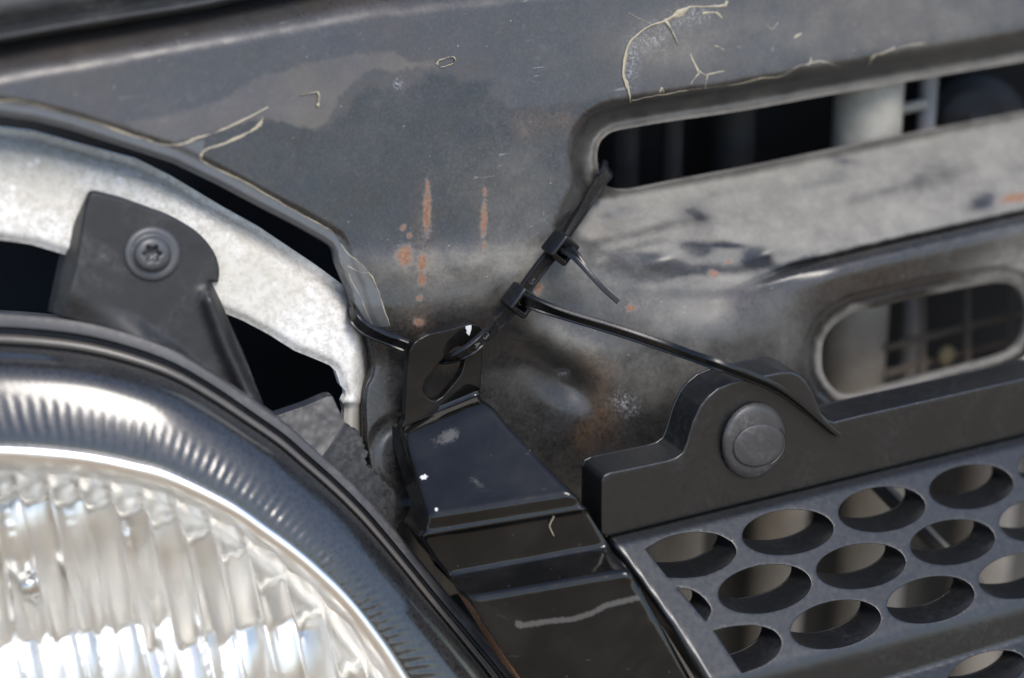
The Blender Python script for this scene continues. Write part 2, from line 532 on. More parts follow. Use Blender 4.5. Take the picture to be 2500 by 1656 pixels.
def f_dust(u, v):
    d = .012 + .03 * fbm(u, v, 120, 4)
    lm = sstep(24, -28, sdist(LEDGE, u, v) + 26 * fbm(u, v, 60, 4))
    d = np.maximum(d, lm * (.66 + .15 * fbm(u * .45, v, 70, 4)))
    # black smears wiped through the dust
    for b, k in (((1300, 900, 1, 1, 0), 0), ((1500, 518, 48, 26, -8), .5), ((1700, 520, 45, 36, 10), .45), ((1600, 560, 120, 12, -14), .3), ((1695, 610, 40, 17, 8), .95), ((1600, 630, 90, 14, 4), .45), ((1845, 628, 34, 20, -8), 1.1), ((1560, 600, 60, 9, -14), .4), ((1640, 650, 70, 8, 10), .45),
                 ((1780, 600, 40, 8, 4), .8), ((1520, 650, 110, 30, 10), .6), ((2400, 490, 34, 20, -20), .7), ((2060, 392, 36, 12, 5), .5), ((2280, 420, 70, 40, -10), .2), ((1460, 480, 12, 28, 20), .5), ((1560, 668, 130, 18, -6), .55), ((1700, 660, 160, 14, -4), .5), ((1450, 600, 60, 20, -30), .3), ((1760, 470, 60, 10, -14), .25), ((2150, 470, 120, 14, -14), .2), ((2000, 440, 90, 20, -12), .22), ((1950, 640, 90, 12, -16), .5)):
        d = d - 1.35 * k * blob(u, v, *b) * (1 + .8 * fbm(u * .6, v * 1.4, 36, 3))
    d = np.clip(d, .0, 1)
    cl = sstep(1800, 1960, u) * sstep(-22, -8, v - above(DARKLINE, u) + 9 * fbm(u, v, 24, 2))
    d = d * (1 - .97 * cl)
    # slot flange, dusty
    ds = np.maximum(sdist(SLOT1, u, v), 0)
    d = np.maximum(d, .42 * sstep(46, 8, ds + 14 * fbm(u, v, 40, 3)))
    d2 = np.maximum(sdist(SLOT2, u, v), 0)
    top = sstep(2140, 2090, u) + sstep(2250, 2300, u)
    d = np.maximum(d, .52 * sstep(22, 9, d2 + 7 * fbm(u, v, 40, 3)) * np.clip(np.where(v > 850, 1, top), 0, 1))
    d = np.maximum(d, .6 * blob(u, v, 2500, 640, 130, 60, -14) * (1 + .4 * fbm(u, v, 50)))
    # hazy settled dust
    for b, k in (((1150, 640, 260, 36, -4), .42), ((1120, 690, 170, 60, 0), .22), ((1270, 560, 90, 110, 0), .18), ((1640, 740, 200, 70, 12), .24), ((1420, 660, 120, 60, 0), .28), ((1650, 880, 150, 90, 0), .24),
                 ((1900, 60, 380, 110, -6), .14), ((1620, 110, 100, 60, 0), .22), ((2350, 40, 300, 90, -6), .12), ((1400, 830, 90, 40, 20), .30), ((1480, 920, 110, 60, 20), .16), ((1250, 420, 200, 90, 0), .07), ((1920, 830, 50, 100, 0), .14)):
        d = d + k * blob(u, v, *b) * (1 + .7 * fbm(u, v, 50, 4))
    return np.clip(d, 0, 1)

RUST = [(1043, 515, 9, 62, 1), (1182, 535, 7, 46, 2), (988, 625, 20, 26, 0), (1031, 640, 11, 22, 0), (1030, 682, 9, 16, 0), (984, 556, 7, 8, 0), (999, 575, 6, 7, 0), (1024, 727, 8, 8, 0), (1042, 452, 4, 14, 0), (1183, 470, 5, 12, 0), (1182, 600, 4, 12, 0),
        (1314, 706, 10, 16, 15), (1742, 668, 14, 8, 10), (2475, 484, 40, 12, -10), (1780, 640, 10, 6, 0), (1022, 786, 14, 10, 0), (1540, 752, 12, 8, 0)]
def f_rust(u, v):
    r = np.zeros_like(u)
    for b in RUST: r = np.maximum(r, 1.25 * blob(u, v, *b) + .30 * fbm(u, v, 16, 3) * blob(u, v, b[0], b[1], b[2] * 2, b[3] * 2, b[4]))
    return np.clip(r, 0, 1.3)
def f_brown(u, v):
    r = .9 * blob(u, v, 1440, 890, 60, 30, 20) + .9 * blob(u, v, 1470, 980, 34, 70, -10) + .6 * blob(u, v, 1430, 1060, 30, 40) + .45 * blob(u, v, 1300, 300, 60, 30) + .5 * blob(u, v, 1380, 290, 22, 26) + .35 * blob(u, v, 1280, 320, 16, 16) + .5 * blob(u, v, 1035, 600, 30, 130) + .35 * blob(u, v, 1183, 560, 20, 110) + .45 * blob(u, v, 1022, 790, 34, 26) + .3 * blob(u, v, 1560, 760, 60, 40) + .18 * blob(u, v, 1800, 740, 90, 50) + .15 * blob(u, v, 2100, 680, 200, 40, -14)
    return np.clip(r * (1 + .5 * fbm(u, v, 30, 3)), 0, 1)
def f_film(u, v): return -sdist(FILM, u, v) / 40
def f_haze(u, v): return -sdist(HAZE, u, v) / 40
def f_band(u, v): return -sdist(BAND, u, v) / 12
def f_white(u, v):
    r = blob(u, v, 1520, 985, 34, 26, 20) * .9 + blob(u, v, 1375, 910, 14, 10) * .8 + blob(u, v, 972, 205, 9, 11) + blob(u, v, 1600, 90, 50, 30, -30) * .42 + blob(u, v, 1545, 150, 16, 50) * .55 + blob(u, v, 1690, 40, 50, 24) * .4
    return np.clip(r, 0, 1)

def panel_mat():
    t = NT('worn_black_paint')
    big = t.noise(28, 6, .6, .5); mid = t.noise(160, 6, .65, .3); fine = t.noise(1100, 5, .65); grain = t.noise(3800, 3, .6)
    dust, rust, brown = t.attr('dust'), t.attr('rust'), t.attr('brown')
    film, haze, band, white = t.attr('film'), t.attr('haze'), t.attr('band'), t.attr('white')
    jag = t.math('MULTIPLY', t.math('SUBTRACT', t.noise(210, 6, .72, 1.5), .5), 1.1)
    jag2 = t.math('MULTIPLY', t.math('SUBTRACT', mid, .5), 1.4)
    base = t.mix(t.ramp(mid, .3, .7), (.0085, .008, .0078, 1), (.016, .0152, .0148, 1))
    hz = t.ramp(t.math('ADD', haze, jag2), -.25, .45)
    base = t.mix(t.math('MULTIPLY', hz, .95), base, t.mix(t.ramp(big, .35, .65), (.037, .031, .028, 1), (.028, .027, .028, 1)))
    fm = t.ramp(t.math('ADD', film, jag), -.10, .24)
    base = t.mix(t.math('MULTIPLY', fm, t.ramp(mid, .2, .8, .65, 1)), base, t.mix(t.ramp(big, .4, .6), (.080, .067, .052, 1), (.060, .052, .049, 1)))
    bd = t.ramp(band, -.1, .1)
    base = t.mix(bd, base, (.060, .063, .068, 1))
    br = t.math('MULTIPLY', brown, t.ramp(fine, .25, .6))
    base = t.mix(t.math('MULTIPLY', br, .8), base, (.10, .055, .026, 1))
    scuf = t.math('MULTIPLY', t.ramp(t.noise(520, 6, .72, .5), .50, .72), t.ramp(big, .40, .66, .03, .30))
    base = t.mix(scuf, base, (.085, .086, .090, 1))
    gr = t.ramp(t.noise(1500, 4, .7), .44, .72)
    base = t.mix(t.math('MULTIPLY', gr, .30), base, (.060, .059, .060, 1))
    # dust
    du = t.math('ADD', dust, t.math('MULTIPLY', t.math('SUBTRACT', fine, .5), t.ramp(dust, 0, .5, .16, .6)))
    du = t.math('ADD', du, t.math('MULTIPLY', t.math('SUBTRACT', mid, .5), t.ramp(dust, 0, .4, .05, .18)), clamp=True)
    stk = t.noise(60, 5, .65, .4, t.scaled(1.2, 1, 9))
    du = t.math('ADD', du, t.math('MULTIPLY', t.math('SUBTRACT', stk, .5), t.ramp(dust, .1, .5, 0, .5)), clamp=True)
    base = t.mix(t.math('MULTIPLY', du, .92), base, t.mix(t.ramp(mid, .3, .7), (.205, .192, .168, 1), (.262, .247, .217, 1)))
    # white abrasions
    wt = t.math('MULTIPLY', white, t.ramp(t.noise(900, 5, .75, 2.0), .5, .62))
    base = t.mix(wt, base, (.5, .5, .52, 1))
    # rust through the paint
    rj = t.math('ADD', t.math('MULTIPLY', t.math('SUBTRACT', fine, .5), 1.1), t.math('MULTIPLY', t.math('SUBTRACT', grain, .5), 1.3))
    ru = t.ramp(t.math('ADD', rust, rj), .42, .80)
    halo = t.ramp(t.math('ADD', rust, t.math('MULTIPLY', rj, .8)), .12, .5)
    base = t.mix(t.math('MULTIPLY', halo, .35), base, (.17, .15, .14, 1))
    rc = t.mix(t.ramp(fine, .35, .65), (.17, .068, .030, 1), (.20, .125, .085, 1))
    rc = t.mix(t.ramp(grain, .5, .7, 0, .5), rc, (.07, .035, .02, 1))
    base = t.mix(t.math('MULTIPLY', ru, .92), base, rc)
    # specks of grit and hairline scratches
    sp = t.math('MULTIPLY', t.ramp(t.vor(420), .03, .09, 1, 0), t.ramp(t.noise(240, 1), .56, .6))
    base = t.mix(t.math('MULTIPLY', sp, .55), base, (.45, .44, .42, 1))
    s1 = t.noise(45, 4, .5, .4, t.scaled(3, 1, 22)); s2 = t.noise(45, 4, .5, .4, t.scaled(14, 1, 9))
    scr = t.math('MAXIMUM', t.ramp(s1, .70, .715), t.ramp(s2, .72, .73))
    scr = t.math('MULTIPLY', scr, t.ramp(big, .5, .62, 0, .3))
    base = t.mix(scr, base, (.3, .3, .31, 1))
    rough = t.mixf(t.math('MULTIPLY', du, 1.2, clamp=True), t.ramp(mid, .25, .75, .25, .36), .9)
    rough = t.mixf(ru, rough, .95)
    h = t.math('ADD', t.math('MULTIPLY', fine, .5), t.math('ADD', t.math('MULTIPLY', mid, 1.0), t.math('ADD', t.math('MULTIPLY', fm, .25), t.math('MULTIPLY', ru, -.6))))
    return t.set(Base_Color=base, Roughness=rough, Specular_IOR_Level=.6, Normal=t.bump(h, .11, .0003))

PM = panel_mat()
panel = thing('front_panel', 'scratched black steel front panel with two slots, dust, rust streaks and peeling lacquer', 'car panel', (1150, 700, 0))
sheet('panel_skin', OUTER, [catmull(SLOT1, True, 4), catmull(SLOT2, True, 4)], panel_depth, 6.0, PM, panel, rnd=0, wall=1.6, back=True, edge=5,
      attrs=dict(dust=f_dust, rust=f_rust, brown=f_brown, film=f_film, haze=f_haze, band=f_band, white=f_white))

# curled edges of lacquer
def flake_mat():
    t = NT('peeled_lacquer')
    n = t.noise(900, 4, .6)
    return t.set(Base_Color=t.mix(n, (.19, .16, .105, 1), (.40, .36, .27, 1)), Roughness=.6)
FM = flake_mat()
def flake(path, width, lift=.08, closed=False):
    c = catmull([p[:2] for p in path], closed, 6)
    ww = np.interp(np.linspace(0, len(path) - 1, len(c)), range(len(path)), [p[2] if len(p) > 2 else width for p in path])
    s = np.arange(len(c))
    ww = .8 * ww * np.clip(.85 + 1.5 * fbm(s * 9.0, s * 0 + c[0, 0], 60, 3), .12, 1.6)
    t = np.gradient(c, axis=0); t /= np.linalg.norm(t, axis=1)[:, None] + 1e-9
    nn = np.stack([-t[:, 1], t[:, 0]], 1)
    jit = 2.2 * fbm(s * 11.0, s * 0 + c[0, 1], 24, 3)[:, None] * nn
    rows = []
    for i, (o, h) in enumerate(((-.5, -.05), (-.2, lift * .7), (.15, lift), (.5, lift * .55), (.5, lift * .25), (.1, lift * .5), (-.5, -.05))):
        q = c + jit + nn * (o * ww)[:, None]
        rows.append(P(q[:, 0], q[:, 1], panel_depth(q[:, 0], q[:, 1]) - h))
    loft('paint_flake', np.transpose(np.array(rows), (1, 0, 2)), FM, panel)
flake([(-60, 246), (0, 246), (55, 249), (127, 268), (190, 285), (253, 306), (317, 330, 6), (350, 338, 9), (380, 349, 6), (420, 355, 4), (448, 352, 12), (462, 346, 11), (477, 338, 5), (507, 330, 4), (549, 315, 5), (600, 290, 5), (655, 262, 3)], 5)
flake([(641, 286, 3), (638, 300, 13), (628, 310, 15), (610, 322, 10), (591, 332, 9), (549, 351, 6), (507, 365, 6), (491, 380, 7), (494, 393, 6), (528, 412, 5), (591, 441, 6), (640, 468, 5), (676, 490, 3), (720, 515, 2), (760, 537, 3), (790, 553, 5), (815, 570, 3), (832, 595, 2)], 5)
flake([(832, 595), (850, 620), (876, 640, 4), (891, 655, 4), (904, 670), (920, 700), (932, 735), (944, 770), (953, 797)], 3)
flake([(849, 649), (862, 657), (879, 664), (900, 668)], 3)
flake([(852, 668), (866, 700), (881, 725, 5), (893, 755), (908, 793)], 2.6)
flake([(1067, 158, 6), (1072, 148), (1090, 142), (1106, 139), (1112, 146), (1108, 154), (1092, 161), (1075, 165)], 5, .6)
flake([(733, 232, 2), (750, 229, 4), (770, 226, 4), (778, 228, 5), (779, 242, 9), (777, 254, 12), (776, 262, 3)], 5, .6)
flake([(1690, 15, 4), (1679, 21, 9), (1660, 32, 16), (1646, 40, 12), (1616, 55, 6), (1586, 64, 5), (1553, 89, 5), (1534, 114, 6), (1526, 148, 8), (1523, 182, 10), (1530, 207, 8), (1537, 230, 6), (1539, 252, 4)], 6, .5)
flake([(1622, 48, 12), (1634, 62, 8), (1644, 82, 5), (1655, 106, 3)], 5, .5)
flake([(1688, 16), (1725, 16), (1767, 14, 6), (1775, 2, 6)], 4)
flake([(1715, 32, 6), (1735, 30, 10), (1752, 33, 7), (1762, 46, 3)], 5)
flake([(1686, 132), (1694, 152), (1707, 175)], 5)
flake([(1707, 175), (1718, 181), (1730, 182), (1750, 177), (1768, 173)], 4)
flake([(1707, 178), (1697, 190), (1688, 206)], 4)
flake([(1728, 184), (1723, 200), (1724, 216)], 4)
flake([(1542, 246), (1586, 236), (1623, 231), (1660, 224), (1702, 217), (1750, 212), (1795, 207), (1855, 193), (1890, 189), (1920, 181), (1948, 163), (1976, 156), (1979, 140)], 3.4)
flake([(1612, 226, 2), (1616, 214, 6), (1620, 226, 3)], 4)
flake([(1976, 156), (2000, 150), (2020, 153), (2051, 165)], 3)
flake([(2122, 160), (2128, 145, 6), (2136, 136, 6), (2160, 128), (2185, 116, 5)], 4)
flake([(2190, 118), (2220, 110), (2262, 105)], 3)
flake([(1938, 95), (1946, 88, 7), (1957, 80, 3)], 4)
flake([(1745, 112, 3), (1756, 114, 7), (1768, 122, 2)], 4)
flake([(1870, 60), (1884, 70), (1900, 56)], 2.4)
flake([(1535, 30), (1560, 45), (1590, 58)], 2.2)

# ------------------------------------------------------------------ rubber seal above the panel
RUB = plastic('dusty_rubber', (.014, .015, .016, 1), .55, .55, (.13, .13, .12, 1), .4)
seal = thing('rubber_seal', 'blurred dusty black rubber seal along the top left edge', 'seal', (200, 40, -10))
SEAL = [(-400, 168), (-200, 136), (0, 102), (170, 72), (330, 46), (480, 22), (620, -8), (800, -48), (1000, -84), (1400, -140), (2000, -210), (2900, -300)]
c = catmull(SEAL, False, 8)
rows = []
sl = plane((0, -.9, .45), (200, 60, float(A(200, 60)) + 2))
for (o, h) in ((14, 14), (6, 4), (0, 0), (-8, -3), (-18, -2.5), (-26, 1), (-30, 4), (-38, 4), (-60, 0), (-100, -1), (-160, 2), (-260, 12), (-300, 24)):
    q = c + np.array((o * -.18, o * 1.0))
    rows.append(P(q[:, 0], q[:, 1], sl(q[:, 0], q[:, 1]) + h))
rows = np.array(rows)
loft('seal_body', rows[5:], RUB, seal)
loft('seal_lip', rows[:6], RUB, seal)

# ------------------------------------------------------------------ white steel behind the headlamp
def white_mat():
    t = NT('chalky_white_paint')
    big = t.noise(45, 4, .6, .4); mid = t.noise(560, 6, .75, .15); fine = t.noise(1800, 4, .65)
    c = t.mix(t.ramp(mid, .38, .58), (.42, .405, .37, 1), (.59, .58, .555, 1))
    c = t.mix(t.math('MULTIPLY', t.ramp(big, .42, .66), .55), c, (.37, .345, .29, 1))
    sp = t.math('MULTIPLY', t.ramp(t.vor(260), .10, .26, 1, 0), t.ramp(t.noise(70, 2), .48, .6))
    c = t.mix(t.math('MULTIPLY', sp, .7), c, (.68, .68, .67, 1))
    c = t.mix(t.math('MULTIPLY', t.ramp(fine, .62, .75), .25), c, (.33, .31, .28, 1))
    dark_tone = t.attr('dark_tone')  # darker tone laid over the white, partly painted shade
    g_ = t.ramp(t.math('ADD', dark_tone, t.math('MULTIPLY', t.math('SUBTRACT', mid, .5), .9)), .3, .8)
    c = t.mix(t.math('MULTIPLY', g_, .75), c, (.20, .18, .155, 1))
    h = t.math('ADD', mid, t.math('MULTIPLY', sp, .6))
    return t.set(Base_Color=c, Roughness=.8, Specular_IOR_Level=.2, Normal=t.bump(h, .11, .0003))
WP = plane((-.10, -.93, .36), (600, 700, float(A(600, 700)) + 10))
W_TOP = [(-400, 312), (0, 322), (84, 332), (211, 367), (338, 401), (422, 443), (549, 519), (634, 566), (773, 659), (845, 712), (900, 780), (935, 850)]
W_LOW = [(-400, 640), (0, 586), (72, 596), (146, 618), (250, 650), (400, 700), (549, 765), (591, 782), (655, 816), (718, 856), (782, 882), (806, 893), (820, 907), (826, 925), (831, 941), (843, 955), (844, 966), (836, 983), (841, 1004), (838, 1040), (836, 1090)]
W_OUT = [(x, y - 10) for x, y in W_TOP] + [(940, 930), (905, 985), (900, 1040), (896, 1090)] + W_LOW[::-1]
def white_depth(u, v):
    w = WP(u, v)
    dt = dist(W_TOP, u, v, False); dl = dist(W_LOW, u, v, False)
    w = w + 5 * sstep(60, 0, dt) ** 2 + 2.0 * sstep(30, 0, dl) ** 2
    w = w + 8 * sstep(60, 0, dist([(880, 700), (915, 800), (900, 940), (890, 1090)], u, v, False)) ** 2 + 16 * sstep(880, 925, u)
    w = w + 2.5 * sstep(984, 988, v) * sstep(800, 830, u)
    return w + .25 * fbm(u, v, 90, 3)
rail = thing('headlamp_surround', 'chalky worn white painted steel arch between black panel and headlamp', 'car panel', (600, 700, 15))
sheet('arch_skin', W_OUT, [], white_depth, 8, white_mat(), rail, wall=2.0, edge=6,
      attrs=dict(dark_tone=lambda u, v: .75 * sstep(960, 1010, v) + .28 * sstep(40, 0, dist(W_TOP, u, v, False)) + .25 * sstep(14, 0, dist(W_LOW, u, v, False)) + .12 * sstep(400, 100, u)))  # upper edge darkened for the panel's shade; lower end, lower edge and left darker

# ------------------------------------------------------------------ dark cavity: near-black sheet put in for the shade
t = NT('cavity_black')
CAV = t.set(Base_Color=t.mix(t.noise(40, 4), (.004, .005, .006, 1), (.010, .011, .013, 1)), Roughness=.7, Specular_IOR_Level=.2)  # near-black colour carries the shade of the voids
gap_shade = thing('gap_shade_sheet', 'added near-black sheet standing in for the shade deep inside the gaps around the white arch', 'gap_shade', (500, 900, 120))
sheet('gap_shade_wall', rounded([(-600, 150), (1330, 150), (1330, 1800), (-600, 1800)], 60), [], lambda u, v: WP(u, v) + 80 + 6 * fbm(u, v, 300, 2), 60, CAV, gap_shade, wall=3)

# ------------------------------------------------------------------ headlamp
HP = plane((-.38, -1, .14), (700, 1045, float(WP(700, 1045)) - 7))
HC = np.array((350.0, 1830.0))
E_PTS = [(0, 767), (169, 782), (296, 810), (422, 856), (524, 915), (634, 991), (703, 1040), (761, 1091), (830, 1153), (898, 1221), (953, 1285), (1022, 1370), (1087, 1450), (1175, 1552), (1260, 1655),
         (1380, 1830), (1450, 2050), (1440, 2320), (1300, 2590), (1000, 2790), (520, 2860), (50, 2760), (-350, 2500), (-640, 2120), (-780, 1720), (-780, 1360), (-680, 1090), (-520, 905), (-330, 805), (-150, 768)]
R_PTS = [(-150, 1098), (0, 1096), (186, 1110), (325, 1136), (418, 1162), (558, 1229), (651, 1292), (744, 1362), (836, 1447), (906, 1531), (976, 1633), (1070, 1800), (1130, 2000), (1130, 2280), (1030, 2480), (800, 2600), (450, 2630), (80, 2540), (-230, 2320), (-440, 2040), (-520, 1740), (-500, 1480), (-400, 1250), (-280, 1140)]
PH = np.linspace(-math.pi, math.pi, 361)[:-1]
def polar(pts):
    c = catmull(pts, True, 10) - HC
    a = np.arctan2(c[:, 1], c[:, 0]); r = np.hypot(c[:, 0], c[:, 1])
    i = np.argsort(a)
    return lambda ph: np.interp(ph, a[i], r[i], period=2 * math.pi)
rE, rR = polar(E_PTS), polar(R_PTS)
def hp(ph, q):
    q = np.asarray(q, float)
    e, r = rE(ph), rR(ph)
    rad = np.where(q <= 1, e + (r - e) * q, r * (2 - q))
    return HC[0] + rad * np.cos(ph), HC[1] + rad * np.sin(ph)
def ring(name, prof, mat, parent, nph=720, mod=None, sharp=None):
    ph = np.linspace(-math.pi, math.pi, nph + 1)[:-1]
    rows = []
    for q, dw in prof:
        u, v = hp(ph, q)
        w = HP(u, v) + dw + (mod(ph, q) if mod else 0)
        rows.append(P(u, v, w))
    return loft(name, np.array(rows), mat, parent, closed=True, sharp=sharp)
lamp = thing('headlamp', 'blurred headlamp with ribbed clear lens and shiny chrome bowl', 'headlamp', (600, 1400, 0))
HOUS = plastic('grey_housing_plastic', (.034, .034, .037, 1), .48, .4, (.20, .19, .18, 1), .45)
t = NT('housing_strip'); STRIP = t.set(Base_Color=t.mix(t.noise(200, 3), (.10, .085, .065, 1), (.05, .05, .055, 1)), Roughness=.25)
t = NT('smoked_lens_edge')
sn = t.noise(1100, 4, .6)
SKIRT = t.set(Base_Color=t.mix(t.ramp(sn, .35, .7), (.010, .0105, .0115, 1), (.022, .0225, .024, 1)), Roughness=t.ramp(sn, .3, .7, .25, .38), Specular_IOR_Level=.35, Coat_Weight=1.0, Coat_Roughness=.14, Normal=t.bump(sn, .04, .0003))
t = NT('lamp_chrome'); cn = t.noise(80, 3)
CHROME = t.set(Base_Color=(.96, .942, .905, 1), Metallic=1.0, Roughness=t.ramp(cn, .3, .7, .28, .40))
t = NT('lamp_satin_ring'); SATIN = t.set(Base_Color=(.80, .79, .76, 1), Metallic=1.0, Roughness=.16)
def glass_mat():
    t = NT('clear_lens')
    return t.set(Base_Color=(.985, .978, .958, 1), Roughness=.03, Transmission_Weight=1.0, IOR=1.38)
GLASS = glass_mat()
hous = ring('housing', [(-.03, 30), (-.02, 6), (0, .5), (.02, 0), (.09, -.5), (.105, .3), (.11, 2.2), (.14, 2.2), (.15, -.5), (.155, -1.6), (.17, -2.2), (.215, -2.6), (.225, -1.5), (.23, 4)], HOUS, lamp, sharp=50)
ring('edge_strip', [(.150, -1.4), (.160, -2.4), (.20, -3.2), (.218, -2.4)], STRIP, hous)
skirt = ring('lens_skirt', [(.215, 2), (.22, -2), (.25, -5), (.30, -8.6), (.36, -11.8), (.43, -14.0), (.50, -15.5), (.58, -16.9), (.66, -18.1), (.74, -19.2), (.82, -20.2), (.90, -21), (.96, -21.4), (.99, -21.4), (1.0, -21.0)], SKIRT, lamp, nph=2160,
     mod=lambda ph, q: .24 * np.sin(ph * 190 - q * 55) * (.7 + .3 * np.sin(ph * 37) * np.sin(ph * 13.3)) * math.exp(-((q - .80) / .085) ** 2) + .03 * np.sin(ph * 300 + 40 * q))
bez = ring('bezel', [(.95, -18), (.955, -20.5), (.97, -23.2), (.99, -24.6), (1.015, -25), (1.04, -24), (1.06, -21.5), (1.07, -18.5)], CHROME, lamp)
ring('bezel_ring', [(1.06, -19), (1.07, -17.5), (1.14, -13.5), (1.16, -12.8), (1.17, -10)], SATIN, bez)
# bead row round the bezel
ph = np.linspace(-math.pi, math.pi, 361)[:-1]
def in_ring(f):
    u, v = hp(PH, np.full(len(PH), f)); return np.stack([u, v], 1)
def rib_s(u, v): return (u - .215 * (v - 1110) - 28) / 75.5
def rr(u, v):
    ang = np.arctan2(v - HC[1], u - HC[0]); return np.hypot(u - HC[0], v - HC[1]) / rR(ang)
def refl_depth(u, v):
    s = rib_s(u + 22, v) * .5; k = np.floor(s); fr_ = s - k
    r = rr(u, v)
    row = np.floor((v - 1190 + 26 * np.sin(k * 2.3)) / 330.0); fv = (v - 1190 + 26 * np.sin(k * 2.3)) / 330.0 - row
    return HP(u, v) - 12 + 13 * (1 - np.clip(r / .86, 0, 1) ** 2) + 11 * (fr_ - .5) ** 2 + 26 * (fv - .5) ** 2
def lens_depth(u, v):
    s = rib_s(u, v); r = rr(u, v)
    return HP(u, v) - 21.2 - 7 * (1 - r ** 2) + 2.6 * (1 - np.abs(np.sin(math.pi * s))) ** 1.4 * sstep(1.0, .95, r)
sheet('reflector', in_ring(1.15), [], refl_depth, 10, CHROME, lamp, wall=1, back=False)
sheet('lens', in_ring(1.035), [], lens_depth, 5.5, GLASS, lamp, wall=1.2, back=False)
# bulb shield inside the bowl
u0, v0 = 40, 1420
sh = [[P(u0 + a * math.cos(x), v0 + b * math.sin(x), float(HP(u0, v0)) + d_) for x in np.linspace(0, 2 * math.pi, 33)[:-1]] for a, b, d_ in ((1, 1, -9), (30, 34, -8.5), (40, 46, -6), (44, 50, 0), (44, 50, 16))]
loft('bulb_shield', sh, SATIN, lamp, closed=True)

# mounting tab with its screw
TABM = plastic('black_tab_plastic', (.013, .0127, .0135, 1), .44, .35, (.17, .165, .16, 1), .45)
MT = plane((-.05, -.97, .22), (370, 620, float(WP(370, 620)) - 4))
TAB = rounded([(222, 466), (300, 486), (422, 530), (492, 572), (528, 622), (538, 665), (528, 710), (553, 768), (591, 852), (650, 1003), (634, 995), (524, 922), (422, 862), (296, 815), (154, 776), (186, 645), (208, 505)], [22, 0, 30, 30, 30, 20, 8, 0, 0, 3, 0, 0, 0, 0, 4, 0, 20])
WEB = [(150, 712), (250, 735), (340, 775), (430, 838), (510, 905), (640, 1006)]
GUS = [(503, 688), (520, 750), (556, 850), (622, 990)]
def tab_depth(u, v):
    w = MT(u, v)
    below = v - above(WEB, u)
    k = sstep(-6, 60, below)
    w = w * (1 - k) + (HP(u, v) + 1.0) * k
    rt = np.where(v > 688, u - np.interp(v, [688, 750, 850, 990], [503, 520, 556, 622]), -50)
    w = w - 3.2 * np.exp(-(np.minimum(rt + 3, 0) / 22) ** 2) * sstep(690, 740, v) * (rt > -80) + 3.5 * sstep(0, 26, rt)
    return w + .12 * fbm(u, v, 80, 3)
tab = sheet('mounting_tab', TAB, [], tab_depth, 6, TABM, lamp, rnd=6, rdep=1.0, wall=1.8, edge=4)
# side wall of the tab
sw_f = np.array([(214, 478), (207, 510), (196, 575), (186, 645), (170, 715), (155, 775)]); sw_b = np.array([(205, 490), (182, 540), (160, 590), (143, 632), (128, 700), (116, 760)])
r0 = P(sw_f[:, 0], sw_f[:, 1], tab_depth(sw_f[:, 0], sw_f[:, 1]) + .6)
r1 = P(sw_b[:, 0], sw_b[:, 1], tab_depth(sw_f[:, 0], sw_f[:, 1]) + np.array((3, 6, 8, 9, 9, 9)))
off = camvec(.3, -.2, -1) * .0015
loft('tab_side', [r0, (r0 + r1) / 2 + camvec(-.3, .2, .3) * .0004, r1, r1 + off, r0 + off], TABM, tab)
# screw
STEEL = plastic('dull_zinc_screw', (.055, .057, .062, 1), .38, .45, (.22, .21, .19, 1), .6)
scr_c = (370, 620); sd = float(MT(*scr_c))
def disc(name, cx, cy, prof, a, b, rot, base, mat, parent, n=48, star=None):
    rows = []
    th = np.linspace(0, 2 * math.pi, n + 1)[:-1]
    for f, dw in prof:
        k = f * (1 + (star(th, f) if star else 0))
        x, y = a * k * np.cos(th), b * k * np.sin(th)
        c_, s_ = math.cos(math.radians(rot)), math.sin(math.radians(rot))
        u, v = cx + x * c_ - y * s_, cy + x * s_ + y * c_
        rows.append(P(u, v, base(u, v) + dw))
    return loft(name, np.array(rows), mat, parent, closed=True)
screw = disc('screw', 372, 620, [(1.06, 0), (1.04, -.5), (.99, -1.0), (.90, -1.25), (.78, -1.2), (.70, -1.0), (.69, -1.6), (.68, -2.6), (.64, -3.4), (.55, -4.0), (.45, -4.25), (.34, -4.35), (.31, -4.2), (.30, -2.6), (.02, -2.4)], 66, 64, 0, MT, STEEL, tab, 72,
     star=lambda th, f: (.22 * np.cos(6 * th) if f < .32 else 0 * th))

# broken lower tab
JAG = [(665, 1018), (747, 990), (798, 968), (812, 968), (822, 990), (846, 1040), (860, 1045), (866, 1053), (875, 1054), (879, 1066), (886, 1070), (884, 1082), (891, 1088), (889, 1097), (899, 1104), (896, 1115), (890, 1120), (896, 1131), (894, 1138), (905, 1146), (911, 1145), (917, 1158), (927, 1161), (931, 1174), (942, 1177), (951, 1190), (959, 1193), (968, 1210), (960, 1300), (900, 1230), (800, 1130), (747, 1090)]
BT = plane((-.15, -.85, .5), (770, 1030, float(HP(770, 1030)) + 4)); BT2 = plane((.12, -.93, .25), (839, 1040, float(BT(839, 1040))))
def jag_depth(u, v):
    # folded along the line from the notch down to the housing
    s = (u - 839) * .79 + (v - 1040) * .62
    k = sstep(-3, 3, s)
    return BT(u, v) * (1 - k) + BT2(u, v) * k + .3 * fbm(u, v, 40, 3)
sheet('broken_tab', JAG, [], jag_depth, 5, TABM, lamp, rnd=1.5, wall=2.6, edge=4)

